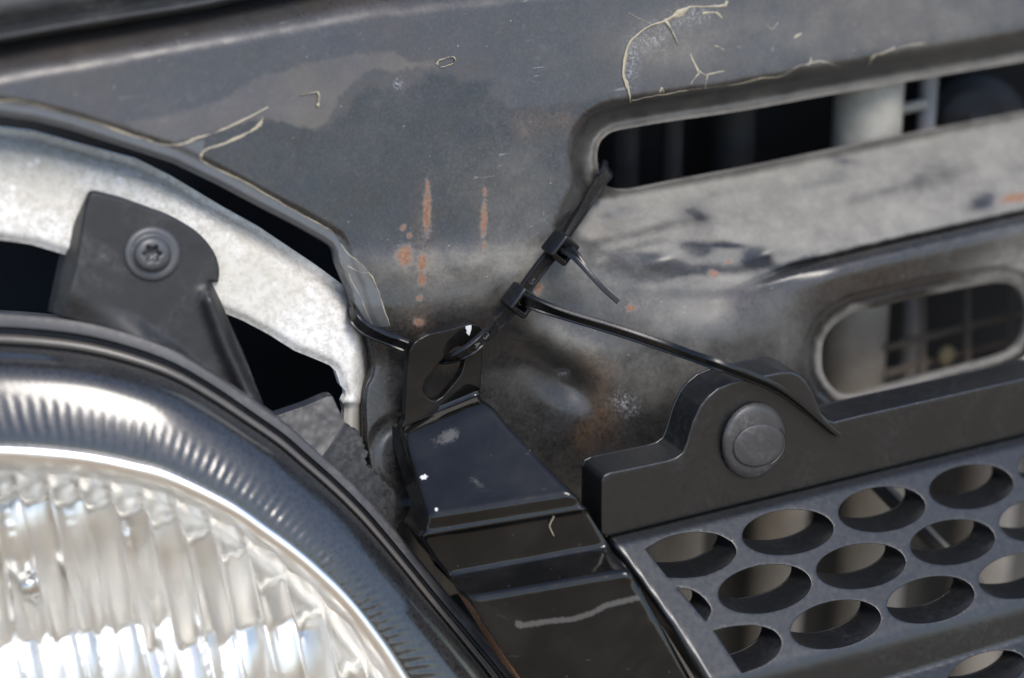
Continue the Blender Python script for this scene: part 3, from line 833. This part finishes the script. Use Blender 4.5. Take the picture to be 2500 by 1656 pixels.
# ------------------------------------------------------------------ glossy black bracket
BLK0 = plastic('gloss_black_enamel', (.006, .0062, .007, 1), .16, .05, (.25, .25, .26, 1), .5, .02, .0, .6)
def enamel():
    t = NT('scuffed_black_enamel')
    big = t.noise(50, 5, .6, .5); fine = t.noise(1300, 5, .7); st = t.noise(70, 4, .6, .3, t.scaled(3, 3, 26))
    sc_ = t.attr('scuff')
    f = t.ramp(t.math('ADD', sc_, t.math('MULTIPLY', t.math('SUBTRACT', fine, .5), 1.0)), .38, .75)
    hair = t.math('MULTIPLY', t.ramp(st, .70, .72), t.ramp(big, .48, .6, 0, .35))
    sp = t.math('MULTIPLY', t.ramp(t.vor(520), .03, .08, 1, 0), t.ramp(t.noise(300, 1), .57, .6))
    dust = t.math('MULTIPLY', t.ramp(big, .4, .75), t.ramp(fine, .3, .8, 0, .03))
    f = t.math('MAXIMUM', t.math('MULTIPLY', f, .27), t.math('MAXIMUM', hair, t.math('MAXIMUM', t.math('MULTIPLY', sp, .6), dust)))
    ru = t.ramp(t.math('ADD', t.attr('rust'), t.math('MULTIPLY', t.math('SUBTRACT', fine, .5), .9)), .45, .7)
    c = t.mix(f, t.mix(t.ramp(big, .35, .7), (.0035, .0034, .0033, 1), (.008, .0076, .007, 1)), (.22, .21, .20, 1))
    c = t.mix(ru, c, (.24, .12, .06, 1))
    return t.set(Base_Color=c, Roughness=t.mixf(f, t.ramp(big, .3, .7, .08, .14), .7), Specular_IOR_Level=.42, Normal=t.bump(fine, .03, .0002))
BLK = enamel()
WHT = NT('bare_chip').set(Base_Color=(.50, .50, .50, 1), Roughness=.6)
bracket = thing('trim_bracket', 'glossy black stepped metal bracket with slotted tab held by cable tie', 'bracket', (1100, 1010, 0))
TP = plane((0, -1, .10), (1090, 810, float(A(1090, 810)) - 5))
TABO = [(995, 907), (1000, 856), (1010, 838), (1026, 826), (1045, 816), (1095, 805), (1140, 792), (1152, 790), (1166, 794), (1175, 803), (1178, 818), (1178, 849), (1175, 910), (1172, 966), (1076, 1006), (980, 1046), (988, 1028)]
TSLOT = catmull([(1033, 950), (1040, 926), (1061, 900), (1085, 872), (1104, 853), (1122, 846), (1134, 856), (1135, 876), (1129, 903), (1118, 924), (1095, 951), (1079, 969), (1062, 978), (1044, 972)], True, 4)
sheet('bracket_tab', TABO, [TSLOT], TP, 8, BLK, bracket, rnd=3.0, wall=2.0, edge=4)
tf = float(TP(1076, 1006))
ROWS = [  # left, right, depth
    ((982, 1030), (1172, 951), tf - .5), ((980, 1040), (1172, 960), tf - .3), ((979, 1045), (1172, 965), tf - .7), ((978, 1050), (1174, 970), tf - 1.6), ((979, 1056), (1178, 975), tf - 2.6), ((982, 1064), (1186, 981), tf - 3.5), ((987, 1082), (1204, 994), tf - 4.6),
    ((1000, 1130), (1245, 1043), tf - 7), ((1018, 1190), (1315, 1117), tf - 11), ((1036, 1245), (1384, 1188), tf - 14.6), ((1039, 1254), (1394, 1198), tf - 15.2), ((1041, 1261), (1401, 1205), tf - 15.5), ((1042, 1267), (1406, 1211), tf - 15.5), ((1041, 1274), (1410, 1217), tf - 15.2),
    ((1036, 1292), (1419, 1230), tf - 14.3), ((1030, 1303), (1427, 1237), tf - 14.2), ((1024, 1307), (1432, 1240), tf - 14.6), ((1022, 1311), (1434, 1243), tf - 14.2), ((1028, 1314), (1435, 1246), tf - 12.6), ((1032, 1320), (1437, 1250), tf - 12.3),
    ((1060, 1365), (1463, 1293), tf - 10.7), ((1088, 1400), (1486, 1328), tf - 9.5), ((1094, 1409), (1492, 1337), tf - 9.8), ((1099, 1417), (1497, 1345), tf - 10.8), ((1104, 1424), (1502, 1352), tf - 12.2), ((1122, 1441), (1518, 1372), tf - 15.8), ((1137, 1454), (1532, 1388), tf - 18.2), ((1144, 1461), (1538, 1395), tf - 18.9), ((1149, 1468), (1543, 1402), tf - 19.1), ((1153, 1477), (1547, 1410), tf - 18.9),
    ((1158, 1490), (1552, 1421), tf - 18.5), ((1200, 1556), (1610, 1520), tf - 16.5), ((1262, 1656), (1686, 1656), tf - 13.5), ((1350, 1800), (1790, 1840), tf - 9)]
def subdiv(rows, k):
    out = []
    for a, b in zip(rows[:-1], rows[1:]):
        for j in range(k):
            s = j / k; out.append([np.array(x) * (1 - s) + np.array(y) * s for x, y in zip(a, b)])
    out.append([np.array(x) for x in rows[-1]])
    return out
def smooth_rows(R, sig):
    """resample the rows every two pixels and round the folds over sig pixels"""
    L = np.array([x[0] for x in R], float); Rr = np.array([x[1] for x in R], float); W_ = np.array([float(x[2]) for x in R])
    mid = (L + Rr) / 2
    arc = np.concatenate([[0], np.cumsum(np.hypot(np.diff(mid[:, 0]) , np.diff(mid[:, 1])) + .6 * 10 * np.abs(np.diff(W_)))])
    g_ = np.arange(0, arc[-1], 2.0)
    cols = [np.interp(g_, arc, q) for q in (L[:, 0], L[:, 1], Rr[:, 0], Rr[:, 1], W_)]
    k = np.arange(-30, 31) * 2.0; ker = np.exp(-(k / sig) ** 2 / 2); ker /= ker.sum()
    out = []
    for q in cols:
        # extend along the end slopes so the ends stay put
        a = np.concatenate([2 * q[0] - q[30:0:-1], q, 2 * q[-1] - q[-2:-32:-1]])
        out.append(np.convolve(a, ker, 'valid'))
    return [((out[0][i], out[1][i]), (out[2][i], out[3][i]), out[4][i]) for i in range(0, len(g_), 2)]
tt = [0, .006, .016, .03, .05, .08] + [.08 + .80 * k / 56 for k in range(1, 57)] + [.93, .957, .975, .988, 1]
def brk_rows(R):
    L = []
    for l, r, w in subdiv(R, 1):
        wpx = np.linalg.norm(r - l)
        row = []
        for s in tt:
            q = l * (1 - s) + r * s
            d_ = min(s, 1 - s) * wpx
            k = max(0, 1 - d_ / 16.0)
            row.append(P(q[0], q[1], float(w) + 1.5 * (1 - math.sqrt(1 - k * k)) + .10 * fbm(np.array(q[0]), np.array(q[1]), 60, 2)))
        row = [row[0] + BACK * .009, row[0] + BACK * .0015] + row + [row[-1] + BACK * .0015, row[-1] + BACK * .009]
        L.append(row)
    return L
def line_f(u, v, pts, wd_): return np.exp(-(dist(pts, u, v, False) / wd_) ** 2)
def f_scuff(u, v):
    r = .75 * blob(u, v, 1100, 1062, 32, 22, -20) + .55 * blob(u, v, 1165, 1180, 44, 16, 40) + .35 * blob(u, v, 1060, 1085, 40, 30) + .4 * blob(u, v, 1330, 1195, 60, 10, -8)
    r = r + .9 * line_f(u, v, [(1270, 1528), (1330, 1518), (1400, 1512), (1450, 1495), (1480, 1478), (1555, 1460)], 9) * 1.05 + .6 * blob(u, v, 1262, 1520, 10, 10) + .5 * line_f(u, v, [(1215, 1500), (1240, 1512)], 5)
    r = r + .5 * line_f(u, v, [(1032, 1170), (1040, 1190), (1060, 1238)], 3.5) + .45 * blob(u, v, 1185, 1640, 40, 30) + .35 * blob(u, v, 1400, 1285, 40, 20)
    return np.clip(r, 0, 1)
def f_brust(u, v):
    return .9 * line_f(u, v, [(1150, 1480), (1180, 1530), (1230, 1605), (1275, 1670)], 5) + .5 * line_f(u, v, [(1030, 1325), (1090, 1410)], 4) + .3 * blob(u, v, 1380, 1330, 50, 6, -10)
def bracket_part(name, R):
    R = smooth_rows(R, 6.5)
    rows = brk_rows(R); us, vs = [], []
    for l, r_, w in subdiv(R, 1):
        q = [l] * 2 + [l * (1 - x) + r_ * x for x in tt] + [r_] * 2
        us += [x[0] for x in q]; vs += [x[1] for x in q]
    us, vs = np.array(us), np.array(vs)
    return loft(name, rows, BLK, bracket, attrs=dict(scuff=f_scuff(us, vs), rust=f_brust(us, vs)))
bracket_part('bracket_shoulder', ROWS[:18])
bracket_part('bracket_leg', ROWS[17:])
# chipped paint
def chip(pts, depth, name='paint_chip'):
    sheet(name, pts, [], lambda u, v: depth(u, v) - .12, 4, WHT, bracket, wall=.15, back=False, edge=2)
chip([(1137, 797), (1151, 794), (1151, 803), (1147, 817), (1145, 820), (1139, 813), (1140, 806), (1137, 803)], TP)
BODY = brk_rows(smooth_rows(ROWS[:18], 6.5))
BP = np.array(BODY)
def body_chip(u, v, pts):
    """small chip lying on the shoulder, in the surface frame at row i, column j"""
    rel = BP - cC; dd_ = rel @ cF; pu = 1250 + (rel @ cR) / dd_ * D / PX; pv = 828 - (rel @ cU) / dd_ * D / PX
    i, j = np.unravel_index(np.argmin((pu[:-1, :-1] - u) ** 2 + (pv[:-1, :-1] - v) ** 2), pu[:-1, :-1].shape)
    a, b, c_ = (np.array(BODY[i][j]), np.array(BODY[i][j + 1]), np.array(BODY[i + 1][j]))
    e1 = (b - a) / np.linalg.norm(b - a); nrm = np.cross(e1, c_ - a); nrm /= np.linalg.norm(nrm)
    if np.dot(nrm, cF) > 0: nrm = -nrm
    e2 = np.cross(nrm, e1)
    e2 = e2 if np.dot(e2, cU) < 0 else -e2
    v = [a + nrm * .00012 + (e1 * x + e2 * y) * .0001 for x, y in pts]
    n = len(v)
    v += [x - nrm * .0003 for x in v]
    f = [tuple(range(n))] + [(k, (k + 1) % n, n + (k + 1) % n, n + k) for k in range(n)]
    mesh_obj('paint_chip', v, f, WHT, bracket, False)
body_chip(1032, 1168, [(-10, -2), (-5, -7), (0, -5), (4, -9), (7, -2), (11, 0), (5, 3), (3, 8), (-1, 4), (-6, 6), (-7, 1)])
body_chip(1067, 1245, [(-4, -3), (0, -5), (4, -2), (3, 3), (-2, 5)])

flp = [(1352, 1262), (1347, 1272), (1342, 1284), (1346, 1296), (1352, 1308)]
fc = catmull(flp, False, 5)
ti = np.linspace(0, 1, len(fc))
th_rows = []
for a_ in np.linspace(0, 2 * math.pi, 7)[:-1]:
    rr_ = (2.2 - 1.2 * ti) * PX
    base_w = tf - 14.2 + 2.2 * ti
    th_rows.append(P(fc[:, 0], fc[:, 1], base_w - .4) + (np.cos(a_) * rr_)[:, None] * cR + (np.sin(a_) * rr_)[:, None] * cU)
loft('paint_thread', np.transpose(np.array(th_rows), (1, 0, 2)), FM, bracket, closed=True)

# ------------------------------------------------------------------ grille
GBP = plane((0, -1, .05), (1470, 1240, tf - 11))
GR = plastic('satin_black_plastic', (.0055, .0057, .006, 1), .34, .04, (.24, .24, .24, 1), .7, .07)
grille = thing('grille', 'satin black plastic grille with round-humped top bar and rows of oval holes', 'grille', (1800, 1300, 0))
BAR = [(1467, 1174), (1472, 1160), (1488, 1152), (1560, 1137), (1630, 1122), (1650, 1115), (1665, 1103), (1674, 1082), (1681, 1058), (1689, 1030), (1707, 991), (1725, 968), (1750, 947), (1790, 930), (1823, 924), (1865, 915), (1905, 907), (1930, 906), (1950, 914), (1968, 930), (1983, 955), (1995, 985), (2006, 1010), (2020, 1024), (2036, 1028), (2100, 1012), (2500, 922), (2900, 832),
       (2900, 962), (2500, 1062), (1481, 1312), (1466, 1304), (1466, 1240)]
bar = sheet('top_bar', BAR, [], lambda u, v: GBP(u, v), 14, GR, grille, rnd=7, rdep=1.0, wall=9.5, edge=5)
z9 = lambda l: [(1450 + x / 2.254, 1050 + y / 2.254) for x, y in l]
HOLES = [rounded(z9([(285, 655), (400, 588), (540, 560), (680, 572), (765, 622), (787, 672), (740, 742), (620, 800), (500, 813), (405, 808)]), [2, 40, 60, 50, 40, 40, 50, 60, 30, 3]),
         rounded(z9([(458, 868), (540, 878), (600, 918), (640, 972), (643, 1000), (617, 1052)]), [2, 14, 20, 20, 12, 2]),
         rounded(z9([(660, 1105), (760, 1080), (900, 1073), (1000, 1108), (1037, 1165), (1010, 1235), (940, 1292), (815, 1337)]), [2, 30, 40, 40, 40, 40, 40, 2])]
for cx, cy, a, b, r in ((1066, 562, 251, 122, -6), (1583, 436, 239, 122, -6), (2075, 312, 231, 120, -6), (2560, 190, 228, 118, -6), (938, 874, 257, 130, -9), (1468, 749, 246, 122, -7), (1972, 617, 233, 122, -7), (2460, 492, 230, 120, -7), (1330, 1070, 250, 128, -11), (1852, 934, 242, 124, -10), (2350, 802, 236, 122, -9)):
    h = ellipse(1450 + cx / 2.254, 1050 + cy / 2.254, a / 2.254, b / 2.254, r, 44)
    HOLES.append(h)
HOLES += [ellipse(2408, 1640, 98, 46, -16), ellipse(2610, 1590, 95, 46, -16)]
PLT = plane((0, -.64, .77), (1481, 1312, float(GBP(1481, 1312)) - 1.0))
VERT = plane((0, -1, -.10), (1960, 1600, float(PLT(1960, 1600)) + .2))
LOW2 = plane((0, -.75, .66), (2400, 1600, 0))
TOPL = [(1481, 1312), (2500, 1062), (2900, 962)]
def plate_depth(u, v):
    p = PLT(u, v) + 1.3 * sstep(26, 4, dist(TOPL, u, v, False))
    line = 1628 - (u - 1900) * .265            # crest where the face rolls down
    k = np.maximum(v - line + 26, 0)
    drop = np.where(k < 60, .0022 * k * k, .0022 * 3600 + .264 * (k - 60)) * .33
    p = p + drop
    low_line = 1648 - (u - 2200) * .30
    p = p - .22 * np.maximum(v - low_line, 0) * .5
    # raised rim along the left edge
    e = dist([(1481, 1316), (1508, 1356), (1561, 1427), (1650, 1551), (1716, 1656), (1800, 1790)], u, v, False)
    return p + 2.2 * sstep(16, 0, e) ** 2
PLATE = [(1481, 1316), (1508, 1356), (1561, 1427), (1650, 1551), (1716, 1656), (1800, 1790), (2900, 1790), (2900, 966), (2500, 1066)]
sheet('perforated_face', PLATE, HOLES, plate_depth, 9, GR, grille, rnd=2.5, rdep=.35, wall=8.5, edge=4.5)
CLIPM = plastic('grey_clip_plastic', (.035, .034, .035, 1), .42, .8, (.17, .165, .16, 1), .5)
clip = disc('push_clip', 1839, 1076, [(1.0, 1.5), (1.0, -.6), (.985, -1.2), (.94, -1.9), (.86, -2.5), (.76, -2.9), (.4, -3.0), (.02, -3.0)], 94, 76, -74, GBP, CLIPM, grille, 64)
disc('clip_button', 1851, 1088, [(1.12, -2.6), (1.10, -2.3), (1.04, -2.3), (1.02, -2.8), (.99, -3.5), (.92, -3.7), (.5, -3.75), (.02, -3.75)], 62, 50, -22, GBP, CLIPM, clip, 48)

# ------------------------------------------------------------------ cable ties
NYL = plastic('black_nylon', (.005, .005, .0055, 1), .27, .05, (.22, .22, .23, 1), .4, .1)
pd = lambda u, v: float(panel_depth(np.array([float(u)]), np.array([float(v)]))[0])
N0 = (.50, -.38, .78)
h1, h2 = (1368, 604), (1268, 733)
w1, w2 = pd(1345, 600) - 4.5, pd(1262, 735) - 4.0
tie_b = thing('cable_tie', 'black cable tie with a short hanging tail, threaded through bracket slot and round panel edge', 'cable tie', (1268, 733, w2), 'cable ties')
Y = [(1276, 722, w2 + .5, *N0), (1245, 757, w2, *N0), (1214, 792, pd(1214, 792) - 5, *N0), (1182, 824, float(TP(1182, 824)) - 3.5, .55, -.45, .7), (1150, 852, float(TP(1150, 852)) - 4.2, .5, -.55, .66), (1120, 868, float(TP(1120, 868)) - 2.6, .35, -.7, .6), (1096, 876, float(TP(1096, 876)) + 1.0, .1, -.8, .6), (1070, 872, float(TP(1070, 872)) + 4.5, -.1, -.6, .8),
     (1040, 862, float(TP(1040, 862)) + 5.2, -.25, -.55, .8), (1005, 850, float(TP(1005, 850)) + 4.0, -.28, -.6, .75), (960, 833, pd(960, 833) - 3, -.28, -.6, .75), (918, 817, pd(918, 817) - 3.4, -.3, -.55, .78), (886, 799, pd(905, 800) - 3.0, -.5, -.35, .8), (866, 776, pd(880, 770) - .5, -.8, .1, .6), (858, 748, pd(875, 750) + 3.0, -.9, .4, .2), (864, 718, pd(880, 720) + 8, -.6, .3, -.6),
     (900, 670, pd(900, 670) + 12, -.3, .3, -.9), (1050, 580, pd(1050, 580) + 14, -.3, .4, -.9), (1250, 480, pd(1250, 480) + 15, -.3, .4, -.9), (1400, 420, pd(1400, 420) + 13, .2, .4, -.8), (1470, 405, pd(1455, 405) + 8, .8, .5, -.2), (1484, 416, pd(1455, 430) + 2.0, .66, -.05, .7), (1466, 444, pd(1455, 445) - 2.4, .54, -.33, .76), (1425, 507, pd(1425, 507) - 3.4, *N0), (1385, 568, pd(1385, 568) - 4.2, *N0), (1366, 598, w1 - .3, .55, -.2, .7),
     (1380, 606, w1 - 3.6, .45, .2, .8), (1400, 621, w1 - 5.2, .62, .5, .5), (1419, 643, w1 - 6.0, .74, .62, .2), (1440, 668, w1 - 6.2, .76, .64, .08), (1473, 703, w1 - 6.0, .76, .64, .08), (1510, 737, w1 - 5.6, .74, .66, .08)]
ribbon('strap', Y, NYL, tie_b, 3.7, 1.15, 8, taper=lambda s: 1.0 if s < .93 else 1.0 - .5 * sstep(.95, 1.0, s))
box_frame('head', P(h2[0], h2[1], w2 - 1.5), camvec(.62, -.42, .66), camvec(-.62, -.78, 0), (5.0, 6.4, 6.8), (2.3, 4.3, .7), NYL, tie_b, .7)
tie_a = thing('cable_tie', 'black cable tie with a long tail reaching across to the grille clip', 'cable tie', (1368, 604, w1), 'cable ties')
GBf = lambda u, v: float(GBP(np.array(u), np.array(v)))
N1 = (-.30, -.80, .52)
X_ = [(1376, 590, w1 + .6, *N0), (1346, 622, w1 + .2, *N0), (1315, 660, pd(1315, 660) - 4.2, *N0), (1288, 698, w2 - .6, *N0), (1274, 724, w2 - 1.2, .6, -.3, .7), (1284, 734, w2 - 4.6, .2, -.4, .9), (1310, 744, w2 - 6.0, -.15, -.6, .75), (1384, 770, w2 - 7.0, *N1), (1510, 808, (w2 - 7) * .7 + .3 * (GBf(1800, 908) - 3), *N1), (1640, 852, (w2 - 7) * .38 + .62 * (GBf(1800, 908) - 3), *N1),
      (1750, 891, GBf(1750, 891) - 3.0, *N1), (1830, 920, GBf(1830, 920) - 3.2, *N1), (1885, 943, GBf(1885, 943) - 3.0, -.40, -.75, .5), (1935, 974, GBf(1935, 974) - 2.6, -.5, -.7, .45), (1985, 1013, GBf(1985, 1013) - 2.4, -.55, -.7, .4), (2046, 1064, GBf(2046, 1064) - 2.0, -.6, -.7, .35)]
ribbon('strap', X_, NYL, tie_a, 3.7, 1.15, 10, taper=lambda s: 1.0 - .62 * sstep(.74, 1.0, s))
box_frame('head', P(h1[0], h1[1], w1 - 1.5), camvec(.60, -.46, .65), camvec(-.62, -.78, 0), (5.0, 6.4, 6.8), (2.3, 4.3, .7), NYL, tie_a, .7)

# raised figures moulded on the straps
def figure(txt, u, v, w, rot, parent, size=2.4, n=N0):
    cu = bpy.data.curves.new('fig', 'FONT'); cu.body = txt; cu.size = size * .001; cu.extrude = .00012; cu.align_x = 'CENTER'; cu.align_y = 'CENTER'
    ob = bpy.data.objects.new('fig', cu); col.objects.link(ob)
    bpy.context.view_layer.update()
    me = bpy.data.meshes.new_from_object(ob.evaluated_get(bpy.context.evaluated_depsgraph_get()))
    bpy.data.objects.remove(ob)
    nz = camvec(*n); nz /= np.linalg.norm(nz)
    x = camvec(math.cos(math.radians(rot)), math.sin(math.radians(rot)), 0); x -= nz * np.dot(x, nz); x /= np.linalg.norm(x); y = np.cross(nz, x)
    o = P(u, v, w)
    co = np.array([v_.co[:] for v_ in me.vertices])
    wv = o + co[:, :1] * x + co[:, 1:2] * y + co[:, 2:3] * nz
    mesh_obj('raised_figure', wv, [tuple(p.vertices) for p in me.polygons], FIG, parent, False)
FIG = plastic('worn_nylon_figure', (.05, .05, .055, 1), .5, .4, (.25, .25, .26, 1))
figure('5', 1300, 688, w2 - 2.0, -38, tie_a)
figure('3', 1187, 822, float(TP(1187, 822)) - 4.8, -38, tie_b)
figure('4', 1164, 843, float(TP(1164, 843)) - 5.2, -38, tie_b)

# ------------------------------------------------------------------ things behind the slots and the grille
def vcyl(name, u, v, w, r, up_, down, mat, parent, n=32, cap=True):
    c0 = P(u, v, w)
    th = np.linspace(0, 2 * math.pi, n + 1)[:-1]
    rows = []
    for z, k in ((-down, .0), (-down, .92), (-down + 1.5, 1), (up_ - 1.5, 1), (up_, .92), (up_, 0)):
        rows.append([c0 + np.array((r * k * math.cos(a), r * k * math.sin(a), z)) * .001 for a in th])
    return loft(name, rows, mat, parent, closed=True, sharp=50)
def rod(name, a, b, r, mat, parent, n=16):
    pa, pb = P(*a), P(*b); d_ = pb - pa; L = np.linalg.norm(d_); d_ /= L
    e = np.cross(d_, (0, 0, 1.0)); e /= np.linalg.norm(e); f = np.cross(d_, e)
    rows = [[p + (e * math.cos(x) + f * math.sin(x)) * r * k * .001 for x in np.linspace(0, 2 * math.pi, n + 1)[:-1]] for p, k in ((pa, .01), (pa, .85), (pa + d_ * r * .0002, 1), (pb - d_ * r * .0002, 1), (pb, .85), (pb, .01))]
    return loft(name, rows, mat, parent, closed=True, sharp=50)
def metal(name, colr, rough, met=.0, dirt=.5):
    t = NT(name)
    a_ = t.noise(90, 5, .6, .5); b_ = t.noise(500, 4, .6)
    f = t.math('MULTIPLY', t.ramp(a_, .35, .7), dirt)
    return t.set(Base_Color=t.mix(f, colr, tuple(x * .45 for x in colr[:3]) + (1,)), Roughness=rough, Metallic=met, Normal=t.bump(b_, .2, .0004))
TAUPE = metal('dusty_taupe', (.24, .215, .185, 1), .75)
ALU = metal('dusty_aluminium', (.33, .315, .28, 1), .55, .2)
DARKM = metal('dark_inner_plastic', (.009, .009, .010, 1), .7)
OLIVE = metal('dark_dusty_core', (.060, .056, .050, 1), .8)
BK = plane((0, -1, 0), (2000, 600, float(A(2000, 600)) + 75))
core = thing('radiator_core', 'blurred dusty taupe radiator core behind the grille holes', 'radiator', (2000, 1300, 70))
sheet('core_face', rounded([(1330, 1010), (2950, 820), (2950, 1850), (1330, 1850)], 20), [], BK, 60, OLIVE, core, wall=10)
slot_shade = thing('slot_shade_sheet', 'added near-black sheet standing in for the shade behind the two panel slots', 'slot_shade', (1900, 500, 70))
sheet('slot_shade_face', rounded([(1330, -60), (2950, -160), (2950, 815), (1330, 1005)], 20), [], lambda u, v: BK(u, v) + 2, 60, CAV, slot_shade, wall=8)  # black sheet added so the void behind the slots stays dark
vcyl('slot_post', 1790, 330, float(BK(1790, 330)) - 14, 6, 80, 60, DARKM, slot_shade)
vcyl('slot_post', 1530, 380, float(BK(1530, 380)) - 14, 3.5, 80, 60, DARKM, slot_shade)
vcyl('slot_post', 1640, 380, float(BK(1640, 380)) - 20, 3.0, 80, 60, DARKM, slot_shade)
drier = thing('drier_bottle', 'pale aluminium drier bottle standing behind both panel slots', 'drier bottle', (2100, 600, 50))
dw = float(BK(2100, 600)) - 32
vcyl('bottle_body', 2098, 600, dw, 9.6, 75, 62, ALU, drier, 48)
rod('bottle_pin', (2180, 272, dw - 10), (2262, 252, dw - 8), 1.5, ALU, drier)
stay = thing('support_post', 'grey metal support post right of the aluminium drier bottle', 'post', (2230, 600, 55))
vcyl('post_body', 2238, 600, dw + 14, 2.6, 75, 60, metal('grey_post', (.25, .25, .26, 1), .5), stay)
horn = thing('horn_disc', 'dark round horn housing behind the right end of the upper slot', 'horn', (2390, 290, 60))
hb = lambda u, v: BK(u, v) - 22
disc('horn_body', 2385, 300, [(1.15, 14), (1.12, 2), (1.05, 0), (.9, -1), (.86, -3), (.6, -4.5), (.25, -5), (.2, -7), (.02, -7)], 105, 105, 0, hb, DARKM, horn, 48)
guard = thing('wire_guard', 'rusty wire guard seen through the lower slot', 'wire guard', (2350, 830, 60))
gd = dw + 6
WIRE = metal('rusty_wire', (.16, .13, .10, 1), .7)
for k in range(4):
    y = 760 + k * 62
    rod('wire', (2160, y + 90, gd), (2700, y - 55, gd + 18), 1.0, WIRE, guard)
for x in (2250, 2360, 2470, 2580): rod('wire', (x, 640, gd + 3), (x + 4, 1040, gd + 1), 1.0, WIRE, guard)
yl = disc('yellow_tag', 2310, 868, [(1, 0), (.95, -1), (.6, -1.4), (.02, -1.4)], 20, 26, 25, lambda u, v: u * 0 + gd - 1, metal('ochre_tag', (.12, .10, .05, 1), .6), guard, 20)
tube = thing('coolant_tube', 'pale tube behind the first column of grille holes', 'tube', (1610, 1400, 50), 'coolant tubes behind the grille')
vcyl('tube_body', 1640, 1400, float(BK(1640, 1400)) - 20, 9, 40, 45, TAUPE, tube)
tube2 = thing('coolant_tube', 'pale tube behind the second column of grille holes', 'tube', (1890, 1300, 50), 'coolant tubes behind the grille')
vcyl('tube_body', 1900, 1300, float(BK(1900, 1300)) - 20, 8.5, 30, 60, TAUPE, tube2)
tube3 = thing('coolant_tube', 'wide pale tube behind the third column of grille holes', 'tube', (2110, 1250, 50), 'coolant tubes behind the grille')
vcyl('tube_body', 2130, 1300, float(BK(2130, 1300)) - 24, 10.5, 32, 60, TAUPE, tube3)
tube4 = thing('coolant_tube', 'pale tube behind the rightmost grille holes', 'tube', (2400, 1250, 50), 'coolant tubes behind the grille')
vcyl('tube_body', 2400, 1280, float(BK(2400, 1280)) - 22, 9.5, 32, 60, TAUPE, tube4)
prop = thing('stay_rod', 'dark diagonal stay rod crossing behind the grille holes', 'rod', (2230, 1280, 30))
ga = float(PLT(2230, 1280)) + 22
rod('rod_bar', (2090, 1130, ga), (2380, 1430, ga), 2.0, DARKM, prop)
rod('rod_bright_side', (2108, 1126, ga - 1), (2398, 1426, ga - 1), .8, ALU, prop)  # thin pale rod paints the highlight along the dark bar's bright side
